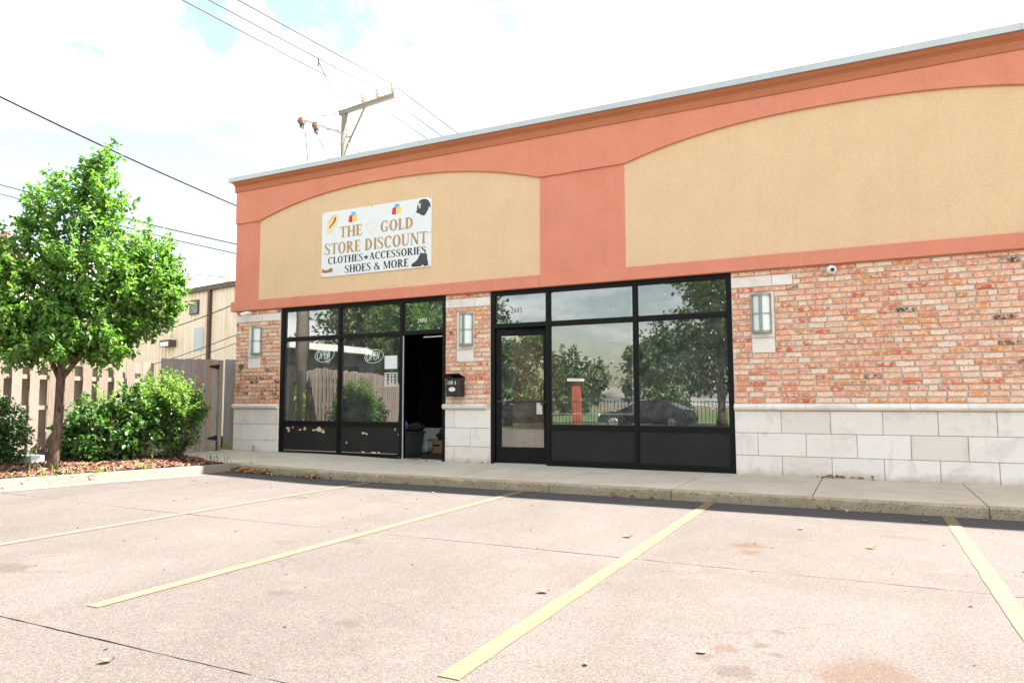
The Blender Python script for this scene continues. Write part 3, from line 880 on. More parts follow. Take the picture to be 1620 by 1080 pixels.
# cornice moulding and metal coping
prof = [(0.10, 5.262), (-0.066, 5.262), (-0.068, 5.375), (-0.078, 5.378), (-0.082, 5.392), (-0.092, 5.398), (-0.104, 5.408), (-0.118, 5.425), (-0.13, 5.445), (-0.138, 5.452), (-0.138, 5.460), (0.10, 5.460)]
mb = MB(); mb.sweep(None, [[(x, y, z) for y, z in prof] for x in (XL - .07, XR)]); n = len(prof); mb.f.append(tuple(range(n)))
# returned along the building's end
mb.build("cornice", "cornice_red", B)
mb = MB(); mb.sweep(None, [[(XL + y + .035, yy, z) for y, z in prof] for yy in (-0.05, 10.9)]); mb.build("cornice", "cornice_red", B)
edges = [-11.49, -8.9, -5.75, -2.62, 1.86, 3.9, XR + .1]
for k, (a, b) in enumerate(zip(edges[:-1], edges[1:])):
    d = 0.002 if k % 2 else 0.0
    MB().box(a + .002, b - .001, -0.158 - d, 0.33, 5.463, 5.552 + d).build("coping", "coping", B)
MB().box(-11.488, -11.13, 0.333, 11.1, 5.463, 5.55).build("coping", "coping", B)

# ------------------------------------------------------------------ shop fronts
def shopfront(x0, x1, mull, door, head, trz, sillz, label):
    F = MB()
    y0, y1 = 0.022, 0.135
    w = 0.062
    F.box(x0, x0 + w + .01, y0, y1, -0.03, head)                       # jambs
    F.box(x1 - w - .01, x1, y0, y1, -0.03, head)
    F.box(x0 + w + .01, x1 - w - .01, y0, y1, head - .09, head)            # head
    for m in mull:
        F.box(m - w / 2, m + w / 2, y0, y1, -0.03, head - .09)
    cols = [x0 + w + .01] + [e for m in mull for e in (m - w / 2, m + w / 2)] + [x1 - w - .01]
    bays = list(zip(cols[::2], cols[1::2]))
    for k, (a, b) in enumerate(bays):
        F.box(a, b, y0 + .004, y1 - .004, trz - .032, trz + .032)
        if k != door:
            F.box(a, b, y0 + .004, y1 - .004, sillz - .035, sillz + .035)
            F.box(a, b, y0 + .004, y1 - .004, -0.03, 0.085)
    fo = F.build("shopfront_frame", "frame", B)
    tag(fo, label)
    for k, (a, b) in enumerate(bays):
        MB().box(a, b, .072, .080, trz + .032, head - .09).build("glass_pane", "glass", fo)
        # glazing beads
        Bd = MB()
        def bead(p, q, r, s_):
            Bd.box(p, p + .012, .056, .071, r, s_).box(q - .012, q, .056, .071, r, s_).box(p + .012, q - .012, .056, .071, r, r + .012).box(p + .012, q - .012, .056, .071, s_ - .012, s_)
        bead(a, b, trz + .032, head - .09)
        if k != door:
            MB().box(a, b, .072, .080, sillz + .035, trz - .032).build("glass_pane", "glass", fo)
            bead(a, b, sillz + .035, trz - .032)
            MB().box(a, b, .050, .075, .085, sillz - .035).build("kick_panel", "panel", fo)
        Bd.build("glazing_bead", "black", fo)
    return fo, bays
fl, bl = shopfront(LW[0], LW[1], (-8.688, -7.30), 2, FZ, 2.205, .603, "black shop front frame beside the open doorway")
fr2, br = shopfront(RW[0], RW[1], (-4.485, -3.059), 0, FZ, 2.235, .600, "black shop front frame with the closed glass door")
# thresholds, pale strip on the jamb of the open doorway
MB().box(bl[2][0], bl[2][1], .0, .16, -0.02, .018).build("threshold", "alu", B)
MB().box(br[0][0], br[0][1], .0, .16, -0.02, .014).build("threshold", "alu", B)
MB().box(bl[2][0] + .002, bl[2][0] + .014, .03, .05, .02, 2.16).build("weatherstrip", "weatherstrip", fl)
# peeled paint on the kick panels: flakes gone, primer showing
def flake(cx, cz, rx, rz, n=11):
    pts = []
    for k in range(n):
        a = 2 * math.pi * k / n
        r = random.uniform(.35, 1.0)
        pts.append((cx + rx * r * math.cos(a), cz + rz * r * math.sin(a)))
    MB().prism(pts, 0.0478, 0.051).build("peeled_paint", "primer", fl)
flake(-9.93, .50, .07, .035); flake(-9.80, .52, .03, .02); flake(-9.90, .45, .035, .03); flake(-9.62, .48, .05, .02); flake(-9.50, .50, .04, .04); flake(-9.16, .49, .13, .055, 15); flake(-9.06, .45, .05, .035); flake(-9.27, .48, .05, .025)
flake(-8.12, .44, .07, .022); flake(-8.05, .43, .035, .02); flake(-7.43, .52, .015, .03); flake(-7.36, .43, .012, .02); flake(-8.5, .27, .015, .03)
MB().box(-10.02, -8.73, .045, .0492, .087, .097).build("scraped_edge", "primer", fl); MB().box(-8.62, -7.38, .045, .0492, .087, .094).build("scraped_edge", "primer", fl)
for x in (-8.12, -7.92, -7.86, -7.78): flake(x, .105, .05, .022, 8)
# door closer arm in the open doorway and the leaf swung inside
MB().beam((-6.85, .06, 2.12), (-6.47, .07, 2.125), .02, .018).build("closer_arm", "alu", fl)
def door_leaf(x0, z1, L, ang, hinge_y, flip):
    d = thing("shop_door", None, None, (x0, hinge_y, 0)); d.parent = B; d.matrix_parent_inverse = Matrix.Translation(-B.location)
    def P(mb, name, mat):
        o = mb.build(name, mat); o.parent = d; return o
    s = -1 if flip else 1
    def bx(mb, a, b, y0, y1, z0, z2):
        a, b = sorted((a * s, b * s)); mb.box(a, b, y0, y1, z0, z2)
    fr = MB(); st_ = .085
    bx(fr, 0, st_, 0, .045, .012, z1); bx(fr, L - st_, L, 0, .045, .012, z1); bx(fr, st_, L - st_, 0, .045, .012, .27); bx(fr, st_, L - st_, 0, .045, z1 - .11, z1)
    P(fr, "door_frame", "frame")
    gp = MB(); bx(gp, st_, L - st_, .019, .026, .27, z1 - .11); P(gp, "glass_pane", "glass")
    pb = MB(); bx(pb, .03, L - .03, -.05, -.025, .985, 1.015); bx(pb, .03, .06, -.026, -.001, .98, 1.02); bx(pb, L - .06, L - .03, -.026, -.001, .98, 1.02); P(pb, "push_bar", "black")
    hd = MB(); hd.tube([(s * (L - .11), -.005, .92), (s * (L - .11), -.06, .95), (s * (L - .11), -.06, 1.25), (s * (L - .11), -.005, 1.28)], .011, 8); P(hd, "door_handle", "black")
    d.rotation_euler = (0, 0, ang)
    return d
door_leaf(br[0][0] + .012, 2.185, br[0][1] - br[0][0] - .024, math.radians(7), .06, False)
door_leaf(bl[2][1] - .02, 2.15, .86, math.radians(-84), .14, True)
lb = MB(); lb.box(-4.72, -4.62, .10, .104, .80, .98); lb.build("lock_plate", "alu", fr2)
# pale edges of an inner film sheet in the pane beside the closed door
MB().box(-3.135, -3.105, .083, .087, .80, 2.75).build("film_edge", "film_edge", fr2); MB().box(-4.45, -3.136, .083, .087, .80, .825).build("film_edge", "film_edge", fr2)
for (x, z) in [(-4.15, 2.58), (-3.4, 2.40), (-3.42, 1.62), (-3.38, 1.98), (-3.38, 1.28), (-3.4, .86), (-2.6, 2.58), (-1.95, 2.40), (-1.98, 1.62), (-1.95, 1.98), (-1.93, 1.28), (-1.96, .90)]:
    MB().lathe((x, .069, z), [(.011, 0), (.011, .002)], 8, 'Y').build("suction_dot", "white", fr2)
# rooms behind the glass
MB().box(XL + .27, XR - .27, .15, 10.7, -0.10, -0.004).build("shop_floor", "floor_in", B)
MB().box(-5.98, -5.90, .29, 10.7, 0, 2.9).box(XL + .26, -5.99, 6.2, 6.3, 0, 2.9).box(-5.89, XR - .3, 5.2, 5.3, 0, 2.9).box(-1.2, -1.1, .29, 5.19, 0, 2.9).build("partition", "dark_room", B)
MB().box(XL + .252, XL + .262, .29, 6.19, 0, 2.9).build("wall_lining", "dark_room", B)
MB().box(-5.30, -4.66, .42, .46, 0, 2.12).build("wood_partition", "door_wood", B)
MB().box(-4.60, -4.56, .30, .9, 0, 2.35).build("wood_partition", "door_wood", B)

# ================================================================== LETTERS
TH, TN, SF = 0.20, 0.085, 0.06
def stroke(pts, ws):
    q = []
    L, R = [], []
    for k in range(len(pts)):
        a = pts[max(k - 1, 0)]; b = pts[min(k + 1, len(pts) - 1)]
        dx, dy = b[0] - a[0], b[1] - a[1]; d = math.hypot(dx, dy) or 1
        nx, ny = -dy / d, dx / d; w = ws[k] / 2
        L.append((pts[k][0] + nx * w, pts[k][1] + ny * w)); R.append((pts[k][0] - nx * w, pts[k][1] - ny * w))
    for k in range(len(pts) - 1):
        q.append([R[k], R[k + 1], L[k + 1], L[k]])
    return q
def rect(a, b, c, d): return [[(a, b), (c, b), (c, d), (a, d)]]
def bowl(cx, cy, rx, ry, a0, a1, n=16, th=TH, tn=TN):
    pts, ws = [], []
    for k in range(n + 1):
        a = math.radians(a0 + (a1 - a0) * k / n)
        w = tn + (th - tn) * abs(math.cos(a)) ** 1.3
        pts.append((cx + (rx - w / 2) * math.cos(a), cy + (ry - w / 2) * math.sin(a))); ws.append(w)
    return stroke(pts, ws)
def spline(ctrl, n=8):
    out = []
    c = [ctrl[0]] + ctrl + [ctrl[-1]]
    for i in range(1, len(c) - 2):
        for k in range(n):
            t = k / n
            out.append(tuple(0.5 * ((2 * c[i][j]) + (-c[i - 1][j] + c[i + 1][j]) * t + (2 * c[i - 1][j] - 5 * c[i][j] + 4 * c[i + 1][j] - c[i + 2][j]) * t * t + (-c[i - 1][j] + 3 * c[i][j] - 3 * c[i + 1][j] + c[i + 2][j]) * t ** 3) for j in range(len(ctrl[0]))))
    out.append(ctrl[-1])
    return out
def wstroke(ctrl):
    p = spline(ctrl)
    return stroke([(a, b) for a, b, _ in p], [c for _, _, c in p])
def stem(x, y0=0, y1=1, w=TH, sb=True, stp=True):
    o = rect(x, y0, x + w, y1)
    if sb: o += rect(x - .055, y0, x + w + .055, y0 + SF)
    if stp: o += rect(x - .055, y1 - SF, x + w + .055, y1)
    return o
def glyph(ch):
    if ch == ' ': return .28, []
    if ch == 'T': return .64, rect(.235, 0, .405, .93) + rect(.15, 0, .49, SF) + rect(.0, .925, .64, 1) + rect(0, .75, .055, .925) + rect(.585, .75, .64, .925)
    if ch == 'H': return .74, stem(.06) + stem(.51) + rect(.2, .47, .54, .545)
    if ch == 'I': return .30, stem(.065)
    if ch == 'E': return .58, stem(.06) + rect(.2, .925, .53, 1) + rect(.475, .76, .53, .925) + rect(.2, 0, .55, .075) + rect(.495, .075, .55, .25) + rect(.2, .475, .42, .545) + rect(.37, .38, .42, .64)
    if ch == 'L': return .56, stem(.06) + rect(.2, 0, .54, .075) + rect(.485, .075, .54, .27)
    if ch == 'D': return .74, stem(.06) + bowl(.24, .5, .44, .5, -90, 90, 18)
    if ch == 'O': return .74, bowl(.37, .5, .36, .52, 0, 360, 32)
    if ch == 'C': return .68, bowl(.37, .5, .36, .52, 48, 312, 26) + rect(.575, .70, .635, .97)
    if ch == 'G': return .74, bowl(.37, .5, .36, .52, 48, 310, 26) + rect(.575, .70, .635, .97) + rect(.50, .05, .66, .42) + rect(.42, .38, .72, .44)
    if ch == 'S': return .58, wstroke([(.49, .80, .05), (.42, .93, .06), (.28, .975, .07), (.12, .89, .12), (.10, .74, .15), (.22, .60, .16), (.38, .45, .17), (.47, .27, .16), (.42, .10, .12), (.27, .025, .07), (.12, .07, .06), (.06, .22, .05)]) + rect(.455, .72, .505, .97) + rect(.04, .03, .09, .29)
    if ch == 'R': return .72, stem(.06) + bowl(.26, .74, .33, .26, -90, 90, 14) + stroke([(.33, .5), (.60, .03)], [.17, .17]) + rect(.5, 0, .74, SF)
    if ch == 'U': return .72, rect(.06, .32, .23, 1) + rect(.0, 1 - SF, .29, 1) + rect(.55, .32, .62, 1) + rect(.47, 1 - SF, .70, 1) + wstroke([(.145, .34, .17), (.17, .14, .15), (.34, .03, .085), (.53, .12, .075), (.585, .34, .07)])
    if ch == 'N': return .76, rect(.08, 0, .15, .95) + rect(.0, 0, .23, SF) + rect(0, 1 - SF, .25, 1) + rect(.60, 0, .67, 1) + rect(.52, 1 - SF, .75, 1) + stroke([(.14, .97), (.62, .02)], [.18, .18])
    if ch == 'A': return .72, stroke([(.36, .99), (.12, .02)], [.07, .07]) + stroke([(.35, .99), (.60, .02)], [.18, .18]) + rect(.0, 0, .24, SF) + rect(.46, 0, .74, SF) + rect(.2, .30, .5, .37)
    if ch == 'M': return .92, rect(.08, 0, .15, .97) + rect(0, 0, .23, SF) + rect(0, 1 - SF, .22, 1) + rect(.69, 0, .86, 1) + rect(.63, 0, .92, SF) + rect(.75, 1 - SF, .92, 1) + stroke([(.15, .98), (.44, .04)], [.17, .15]) + stroke([(.44, .04), (.73, .98)], [.07, .08])
    if ch == '&': return .80, bowl(.33, .77, .18, .23, 0, 360, 18, .12, .06) + bowl(.30, .28, .29, .29, 60, 400, 22, .16, .07) + stroke([(.24, .68), (.70, .03)], [.14, .15]) + rect(.55, 0, .80, SF) + stroke([(.68, .46), (.55, .18)], [.06, .06]) + rect(.56, .44, .78, .49)
    if ch == '2': return .55, wstroke([(.09, .74, .06), (.15, .93, .08), (.30, .965, .09), (.42, .85, .14), (.41, .66, .14), (.28, .40, .09), (.07, .06, .06)]) + rect(.05, 0, .48, .11) + rect(.43, .11, .48, .25)
    if ch == '4': return .58, rect(.31, 0, .45, 1) + rect(.03, .25, .54, .33) + stroke([(.36, .97), (.06, .3)], [.07, .07]) + rect(.23, 0, .53, .05)
    if ch == '1': return .40, stem(.14, stp=False) + stroke([(.15, .95), (.03, .83)], [.08, .08])
    if ch == '6': return .56, bowl(.28, .31, .25, .32, 0, 360, 20, .14, .07) + wstroke([(.10, .30, .13), (.12, .62, .12), (.26, .88, .09), (.45, .96, .06)])
    if ch == '9': return .56, bowl(.28, .69, .25, .32, 0, 360, 20, .14, .07) + wstroke([(.46, .70, .13), (.44, .38, .12), (.30, .12, .09), (.11, .04, .06)])
    if ch == '8': return .56, bowl(.28, .74, .22, .26, 0, 360, 18, .13, .07) + bowl(.28, .27, .26, .28, 0, 360, 20, .14, .07)
    if ch == '5': return .55, rect(.10, .50, .17, .97) + rect(.10, .88, .46, .98) + bowl(.22, .30, .29, .32, -120, 105, 18, .14, .07)
    if ch == '*':
        o = []
        for k in range(5):
            a = math.pi / 2 + k * 2 * math.pi / 5; b = a + math.pi / 5; c_ = a - math.pi / 5
            o.append([(.36, .42), (.36 + .16 * math.cos(c_), .42 + .16 * math.sin(c_)), (.36 + .42 * math.cos(a), .42 + .42 * math.sin(a)), (.36 + .16 * math.cos(b), .42 + .16 * math.sin(b))])
        return .72, o
    return .5, []
def text(s, x0, x1, zb, zt, y, name, mat, parent, thick=0.0006, gap=0.045, each=False):
    """set a line of print on an upright face looking to -y"""
    gs = [glyph(c) for c in s]
    total = sum(w for w, _ in gs) + gap * (len(s) - 1)
    kx = (x1 - x0) / total; kz = zt - zb
    x = x0; lay = 0; mb = MB()
    for ch, (w, polys) in zip(s, gs):
        if each: mb = MB()
        for p in polys:
            yy = y - thick * (0.25 + 0.07 * (lay % 9)); lay += 1
            q = [(x + a * kx, yy, zb + b * kz) for a, b in p]
            mb.add(q, [tuple(range(len(q)))])
        if each and polys: mb.build("star" if ch == '*' else name, mat, parent, fix=False)
        x += (w + gap) * kx
    return None if each else mb.build(name, mat, parent, fix=False)

# ------------------------------------------------------------------ the banner sign
SG = thing("shop_sign", "white printed sign for the gold discount store on the cream stucco", "sign", (-7.87, -0.03, 3.95))
sx, sz = -9.105, 3.335
def spt(p): return (sx + p[0], sz + p[1])
MB().bbox(sx, sx + 2.455, -0.030, -0.014, sz, sz + 1.235, 0.002).build("sign_board", "sign_white", SG)
SY = -0.0304
def poly(name, pts, mat, parent, dy=0.0, rot=None):
    q = [spt(p) for p in pts]
    return MB().add([(x, SY - .0008 - dy, z) for x, z in q], [tuple(range(len(q)))]).build(name, mat, parent, fix=False)
def ell(cx, cy, rx, ry, a=0, n=24, a0=0, a1=360):
    ca, sa = math.cos(math.radians(a)), math.sin(math.radians(a)); o = []
    for k in range(n + (0 if a1 - a0 == 360 else 1)):
        t = math.radians(a0 + (a1 - a0) * k / n)
        x, y = rx * math.cos(t), ry * math.sin(t)
        o.append((cx + x * ca - y * sa, cy + x * sa + y * ca))
    return o
text("THE", sx + .425, sx + .955, sz + .712, sz + .92, SY, "letter", "gold", SG, each=True)
text("GOLD", sx + 1.365, sx + 2.085, sz + .715, sz + .92, SY, "letter", "gold", SG, each=True)
text("STORE DISCOUNT", sx + .07, sx + 2.375, sz + .417, sz + .63, SY, "letter", "gold", SG, each=True)
text("CLOTHES*ACCESSORIES", sx + .16, sx + 2.352, sz + .236, sz + .368, SY, "letter", "ink", SG, each=True)
text("SHOES & MORE", sx + .56, sx + 1.985, sz + .040, sz + .182, SY, "letter", "ink", SG, each=True)
hp = poly("hat_picture", ell(.245, 1.005, .115, .20, -32), "tan_pale", SG)
poly("hat_crown", ell(.255, 1.06, .085, .105, -32), "tan", hp, .0006)
poly("hat_band", [(.16, .935), (.19, .925), (.27, .985), (.325, 1.06), (.345, 1.11), (.315, 1.115), (.285, 1.05), (.235, .985)], "ink", hp, .0012)
for bx_ in (.73, 1.71):
    bz = 1.06 if bx_ < 1 else 1.085
    bp = poly("bag_picture", [(bx_ - .10, bz - .07), (bx_ - .005, bz - .085), (bx_ - .005, bz + .05), (bx_ - .08, bz + .05)], "red_print", SG, .0006)
    poly("yellow_bag", [(bx_ + .005, bz - .075), (bx_ + .10, bz - .06), (bx_ + .098, bz + .05), (bx_ + .02, bz + .055)], "yellow_print", bp, .0006)
    poly("blue_bag", [(bx_ - .05, bz + .02), (bx_ + .065, bz + .03), (bx_ + .07, bz + .105), (bx_ - .03, bz + .11)], "blue_print", bp, .0)
# heart pendant on its chain
hv = []
for k in range(40):
    t = 2 * math.pi * k / 40
    hv.append((16 * math.sin(t) ** 3, 13 * math.cos(t) - 5 * math.cos(2 * t) - 2 * math.cos(3 * t) - math.cos(4 * t)))
ring = []
for k in range(40):
    a, b = hv[k], hv[(k + 1) % 40]
    ring.append([(1.155 + a[0] * .0085, .825 + a[1] * .0085), (1.155 + b[0] * .0085, .825 + b[1] * .0085), (1.155 + b[0] * .0052, .828 + b[1] * .0052), (1.155 + a[0] * .0052, .828 + a[1] * .0052)])
mb = MB()
for q in ring + stroke([(1.06, 1.13), (1.10, 1.02), (1.155, .92)], [.007] * 3) + stroke([(1.235, 1.14), (1.21, 1.02), (1.158, .92)], [.007] * 3):
    mb.add([(spt(p)[0], SY - .0009, spt(p)[1]) for p in q], [tuple(range(len(q)))])
mb.build("heart_picture", "pearl", SG, fix=False)
cp = poly("cap_picture", [(2.075, .925), (2.11, .955), (2.15, 1.02), (2.155, 1.09), (2.175, 1.15), (2.215, 1.195), (2.275, 1.212), (2.34, 1.205), (2.395, 1.17), (2.43, 1.11), (2.438, 1.045), (2.40, 1.04), (2.375, .99), (2.335, .935), (2.305, .91), (2.25, .925), (2.19, .965), (2.14, .985), (2.11, .955), (2.08, .918)], "grey_print", SG)
for q, ch in ((2.172, 'N'), ):
    w_, ps = glyph(ch)
    mb = MB()
    for j, p in enumerate(ps): mb.add([(sx + q + a * .085, SY - .0016 - j * .00005, sz + 1.055 + b * .088) for a, b in p], [tuple(range(len(p)))])
    for j, p in enumerate(stroke([(.0, 1), (.36, .55)], [.13, .13]) + stroke([(.72, 1), (.36, .55)], [.08, .08]) + rect(.3, 0, .42, .56) + rect(.2, 0, .52, .07)):
        mb.add([(sx + q + .012 + a * .085, SY - .0021 - j * .00005, sz + 1.055 + b * .098) for a, b in p], [tuple(range(len(p)))])
    mb.build("cap_emblem", "sign_white", cp, fix=False)
poly("cap_button", ell(2.40, 1.055, .009, .009, 0, 10), "sign_white", cp, .0012)
bt = poly("boot_picture", [(2.045, .045), (2.05, .075), (2.11, .105), (2.17, .145), (2.20, .20), (2.235, .245), (2.37, .232), (2.375, .14), (2.392, .09), (2.395, .05), (2.05, .04)], "grey_print", SG)
poly("boot_sole", [(2.045, .045), (2.06, .025), (2.24, .02), (2.27, .04), (2.30, .045), (2.30, .015), (2.392, .02), (2.395, .05)], "ink", bt, .0006)
sh = poly("shoe_picture", [(.02, .165), (.05, .145), (.11, .125), (.17, .132), (.225, .165), (.25, .15), (.285, .155), (.27, .13), (.285, .105), (.25, .085), (.12, .075), (.03, .085)], "brown_print", SG)
poly("pale_shoe", [(.295, .08), (.285, .11), (.30, .155), (.36, .15), (.42, .14), (.48, .115), (.495, .085), (.44, .05), (.36, .035), (.25, .045), (.20, .065)], "silver_print", sh, -.0004)
for p in ((.03, 1.21), (1.17, 1.222), (2.43, 1.222), (.03, .02), (2.42, .02), (2.44, .6)):
    MB().lathe((sx + p[0], -.0325, sz + p[1]), [(.010, 0), (.010, .003)], 8, 'Y').build("screw", "ink", SG)

# house numbers
text("2419A", -6.985, -6.785, 2.385, 2.455, .0715, "door_number", "white", fl)
tx = text("2445", -5.16, -4.955, 2.44, 2.525, .0715, "door_number", "black", fr2)
# notice and opening-hours decal on the pane
nt = thing("paper_notice", "small white framed notice stuck inside the pane beside the open doorway", "notice", (-7.545, .066, 1.70))
MB().bbox(-7.68, -7.41, .060, .0705, 1.585, 1.82, .002).build("notice_sheet", "white_paper", nt)
mb = MB()
for k, z in enumerate((1.79, 1.765, 1.745, 1.72, 1.70, 1.68, 1.66, 1.63)): mb.box(-7.65, -7.44 - (.05 if k % 3 == 2 else 0), .0592, .0598, z - .002, z + .002)
mb.build("print_lines", "silver_print", nt)
mb = MB()
for r in range(9):
    z = 1.51 - r * .028
    for (a, b) in ((-7.69, -7.63), (-7.60, -7.54), (-7.53, -7.47), (-7.45, -7.40)) if r not in (0, 8) else ((-7.69, -7.40),):
        mb.box(a + random.uniform(0, .012), b, .0705, .0712, z - .0075, z + .0075)
mb.build("hours_decal", "silver_print", fl)

# neon OPEN signs hanging inside the panes
def open_sign(cx, cz, w, label):
    t = thing("neon_sign", label, "neon sign", (cx, .13, cz), "OPEN signs in the shop window")
    y = .125
    ovp = [(cx + w * .5 * math.cos(a), y, cz + w * .285 * math.sin(a) + w * .04 * math.cos(a)) for a in [2 * math.pi * k / 30 for k in range(31)]]
    MB().tube(ovp, .0065, 6).build("oval_tube", "neon", t)
    def T(pts): MB().tube([(cx + a * w, y - .008, cz + b * w) for a, b in pts], .0075, 6).build("letter_tube", "neon", t)
    h = .165
    T([(-.29 + .085 * math.cos(a) + .02 * math.sin(a), -.015 + h * math.sin(a)) for a in [2 * math.pi * k / 16 for k in range(17)]])
    T([(-.155, -h), (-.125, h), (-.03, h + .005), (-.01, .07), (-.05, .0), (-.135, -.005)])
    T([(.11, -h + .02), (.015, -h + .01), (.045, h + .01), (.145, h + .02)]); T([(.03, .01), (.125, .02)])
    T([(.16, -h + .025), (.19, h + .02), (.265, -h + .04), (.30, h + .04)])
    for sx_ in (-.40, .42): MB().bbox(cx + sx_ * w - .02, cx + sx_ * w + .02, y + .004, y + .016, cz + .2 * w + (.05 * w if sx_ > 0 else 0), cz + .29 * w + (.05 * w if sx_ > 0 else 0), .002).build("hanging_tab", "yellow_print", t)
    MB().box(cx - .40 * w, cx + .40 * w, y + .017, y + .03, cz - .012, cz + .012).build("back_bar", "black", t)
open_sign(-9.12, 1.885, .46, "white tube OPEN sign in the window pane nearest the brick corner")
open_sign(-7.965, 1.825, .42, "white tube OPEN sign beside the white notice in the window")

# ================================================================== THINGS ON THE WALL
def wall_lamp(x, label):
    t = thing("wall_lamp", label, "wall lamp", (x, -0.006, 2.2), "lantern wall lamps on the shop front")
    w, d, z0, z1 = .125, .115, 1.945, 2.475
    n = 10
    def half(r, dd, z, cx=x): return [(cx - r * math.cos(math.pi * k / n), -0.008 - dd * math.sin(math.pi * k / n), z) for k in range(n + 1)]
    MB().bbox(x - w - .006, x + w + .006, -0.02, -0.005, z0 - .01, z1 + .01, .003).build("back_plate", "lamp_metal", t)
    gl_ = MB(); gl_.sweep(None, [half(w - .016, d - .014, z0 + .02), half(w - .016, d - .014, z1 - .02)]); gl_.build("diffuser", "lamp_glass", t, smooth=True)
    for (a, b, nm) in ((z1 - .03, z1 + .008, "top_cap"), (z0 - .008, z0 + .024, "bottom_cap")):
        mb = MB(); lo, hi = half(w, d, a), half(w, d, b); m_ = n + 1
        mb.add(lo + hi, [tuple(range(m_)), tuple(range(2 * m_ - 1, m_ - 1, -1))] + [(k, (k + 1) % m_, m_ + (k + 1) % m_, m_ + k) for k in range(m_)])
        mb.build(nm, "lamp_metal", t)
    for ang in (2, 83, 97, 178):
        a = math.radians(ang)
        p = (x - (w - .008) * math.cos(a), -0.008 - (d - .006) * math.sin(a))
        MB().beam((p[0], p[1], z0), (p[0], p[1], z1), .014, .016, (1, 0, 0)).build("lamp_bar", "lamp_metal", t)
    mb = MB(); zc = (z0 + z1) / 2 - .01
    mb.sweep(None, [half(w - .006, d - .006, zc - .008), half(w - .003, d - .003, zc - .008), half(w - .003, d - .003, zc + .008), half(w - .006, d - .006, zc + .008)])
    mb.build("lamp_band", "lamp_metal", t)
wall_lamp(-10.74, "lantern wall lamp on the brick corner pillar beside the wooden gate")
wall_lamp(-5.955, "lantern wall lamp above the black mailbox on the brick pier")
wall_lamp(-1.245, "lantern wall lamp on the long brick wall beside the large windows")

t = thing("security_camera", "round white dome camera under the red band on the long brick wall", "camera", (-0.345, -.05, 2.74))
mb = MB(); mb.lathe((-.345, 0, 2.742), [(.062, 0.0), (.064, -.018), (.058, -.028)], 18, 'Y'); mb.build("camera_base", "white", t, smooth=False)
bm = bmesh.new(); bmesh.ops.create_uvsphere(bm, u_segments=20, v_segments=12, radius=.058); me = bpy.data.meshes.new("camera_ball"); bm.to_mesh(me); bm.free(); me.materials.append(M["white"])
me.polygons.foreach_set("use_smooth", [True] * len(me.polygons))
o = link("camera_ball", me, t); o.location = (-.345, -.055, 2.735)
dirv = Vector((.30, -.86, -.12)).normalized()
a = Vector((-.345, -.055, 2.735)) + dirv * .048
MB().tube([a, a + dirv * .014], [.027, .024], 14).build("camera_lens", "black", t)
t = thing("security_camera", "small white bullet camera on the brick corner above the gate", "camera", (-10.99, -.05, 2.73))
MB().tube([(-10.93, -.004, 2.77), (-10.93, -.03, 2.77)], .035, 12).build("camera_base", "white", t)
MB().tube([(-10.93, -.02, 2.77), (-10.95, -.09, 2.745)], .014, 8).build("camera_arm", "white", t)
MB().tube([(-10.93, -.07, 2.768), (-11.0, -.20, 2.715)], .034, 12).build("camera_body", "white", t)
MB().tube([(-11.0, -.2, 2.715), (-11.005, -.21, 2.711)], .029, 12).build("camera_lens", "black", t)

t = thing("mailbox", "black mailbox with its lid ajar and white number on the brick pier", "mailbox", (-6.12, 0, 1.25))
MB().bbox(-6.235, -5.985, -.20, -.006, 1.085, 1.385, .008).build("box_body", "black", t)
mb = MB(); mb.beam((-6.11, -.006, 1.40), (-6.11, -.215, 1.462), .27, .012); mb.build("lid", "black", t)
mb = MB(); mb.add([(-6.243, -.01, 1.388), (-6.243, -.20, 1.388), (-6.243, -.205, 1.45), (-6.24, -.01, 1.388), (-6.24, -.20, 1.388), (-6.24, -.205, 1.45)], [(0, 1, 2), (5, 4, 3), (0, 3, 4, 1), (1, 4, 5, 2), (2, 5, 3, 0)]); mb.build("lid_flange", "black", t)
text("2418", -6.205, -6.095, 1.285, 1.345, -.2004, "box_number", "white", t); text("A", -6.07, -6.035, 1.285, 1.345, -.2004, "box_number", "white", t)
MB().lathe((-6.115, -.2005, 1.205), [(.048, 0), (.045, -.003)], 18, 'Y').build("oval_plate", "pearl", t)
t.children[-1].scale = (1.35, 1, .78); t.children[-1].location = (-(-6.115 * .35), 0, 1.205 * .22)
# small fittings
t = thing("junction_box", "small dark box on the bricks below the corner pillar lamp", "junction box", (-11.12, -.02, 1.71))
MB().bbox(-11.165, -11.085, -.05, .0, 1.68, 1.745, .006).build("box_shell", "brown_trim", t)
MB().tube([(-11.125, -.02, 1.68), (-11.125, -.02, 1.63)], .008, 6).build("conduit_stub", "brown_trim", t)
t = thing("hose_bib", "small grey pipe stub at the foot of the stone corner pillar", "pipe stub", (-10.72, -.03, .05))
MB().tube([(-10.72, -.035, .03), (-10.72, -.035, .13)], .016, 8).build("pipe", "galv", t); MB().tube([(-10.72, -.035, .13), (-10.72, -.035, .16)], .022, 8).build("pipe_cap", "galv", t)
t = thing("doorbell_camera", "small dark round fitting on the brick pier next to its lamp", "doorbell", (-6.23, -.01, 2.2))
MB().lathe((-6.255, -.004, 2.165), [(.022, 0), (.022, -.012), (.014, -.02)], 12, 'Y').build("bell_body", "brown_trim", t)

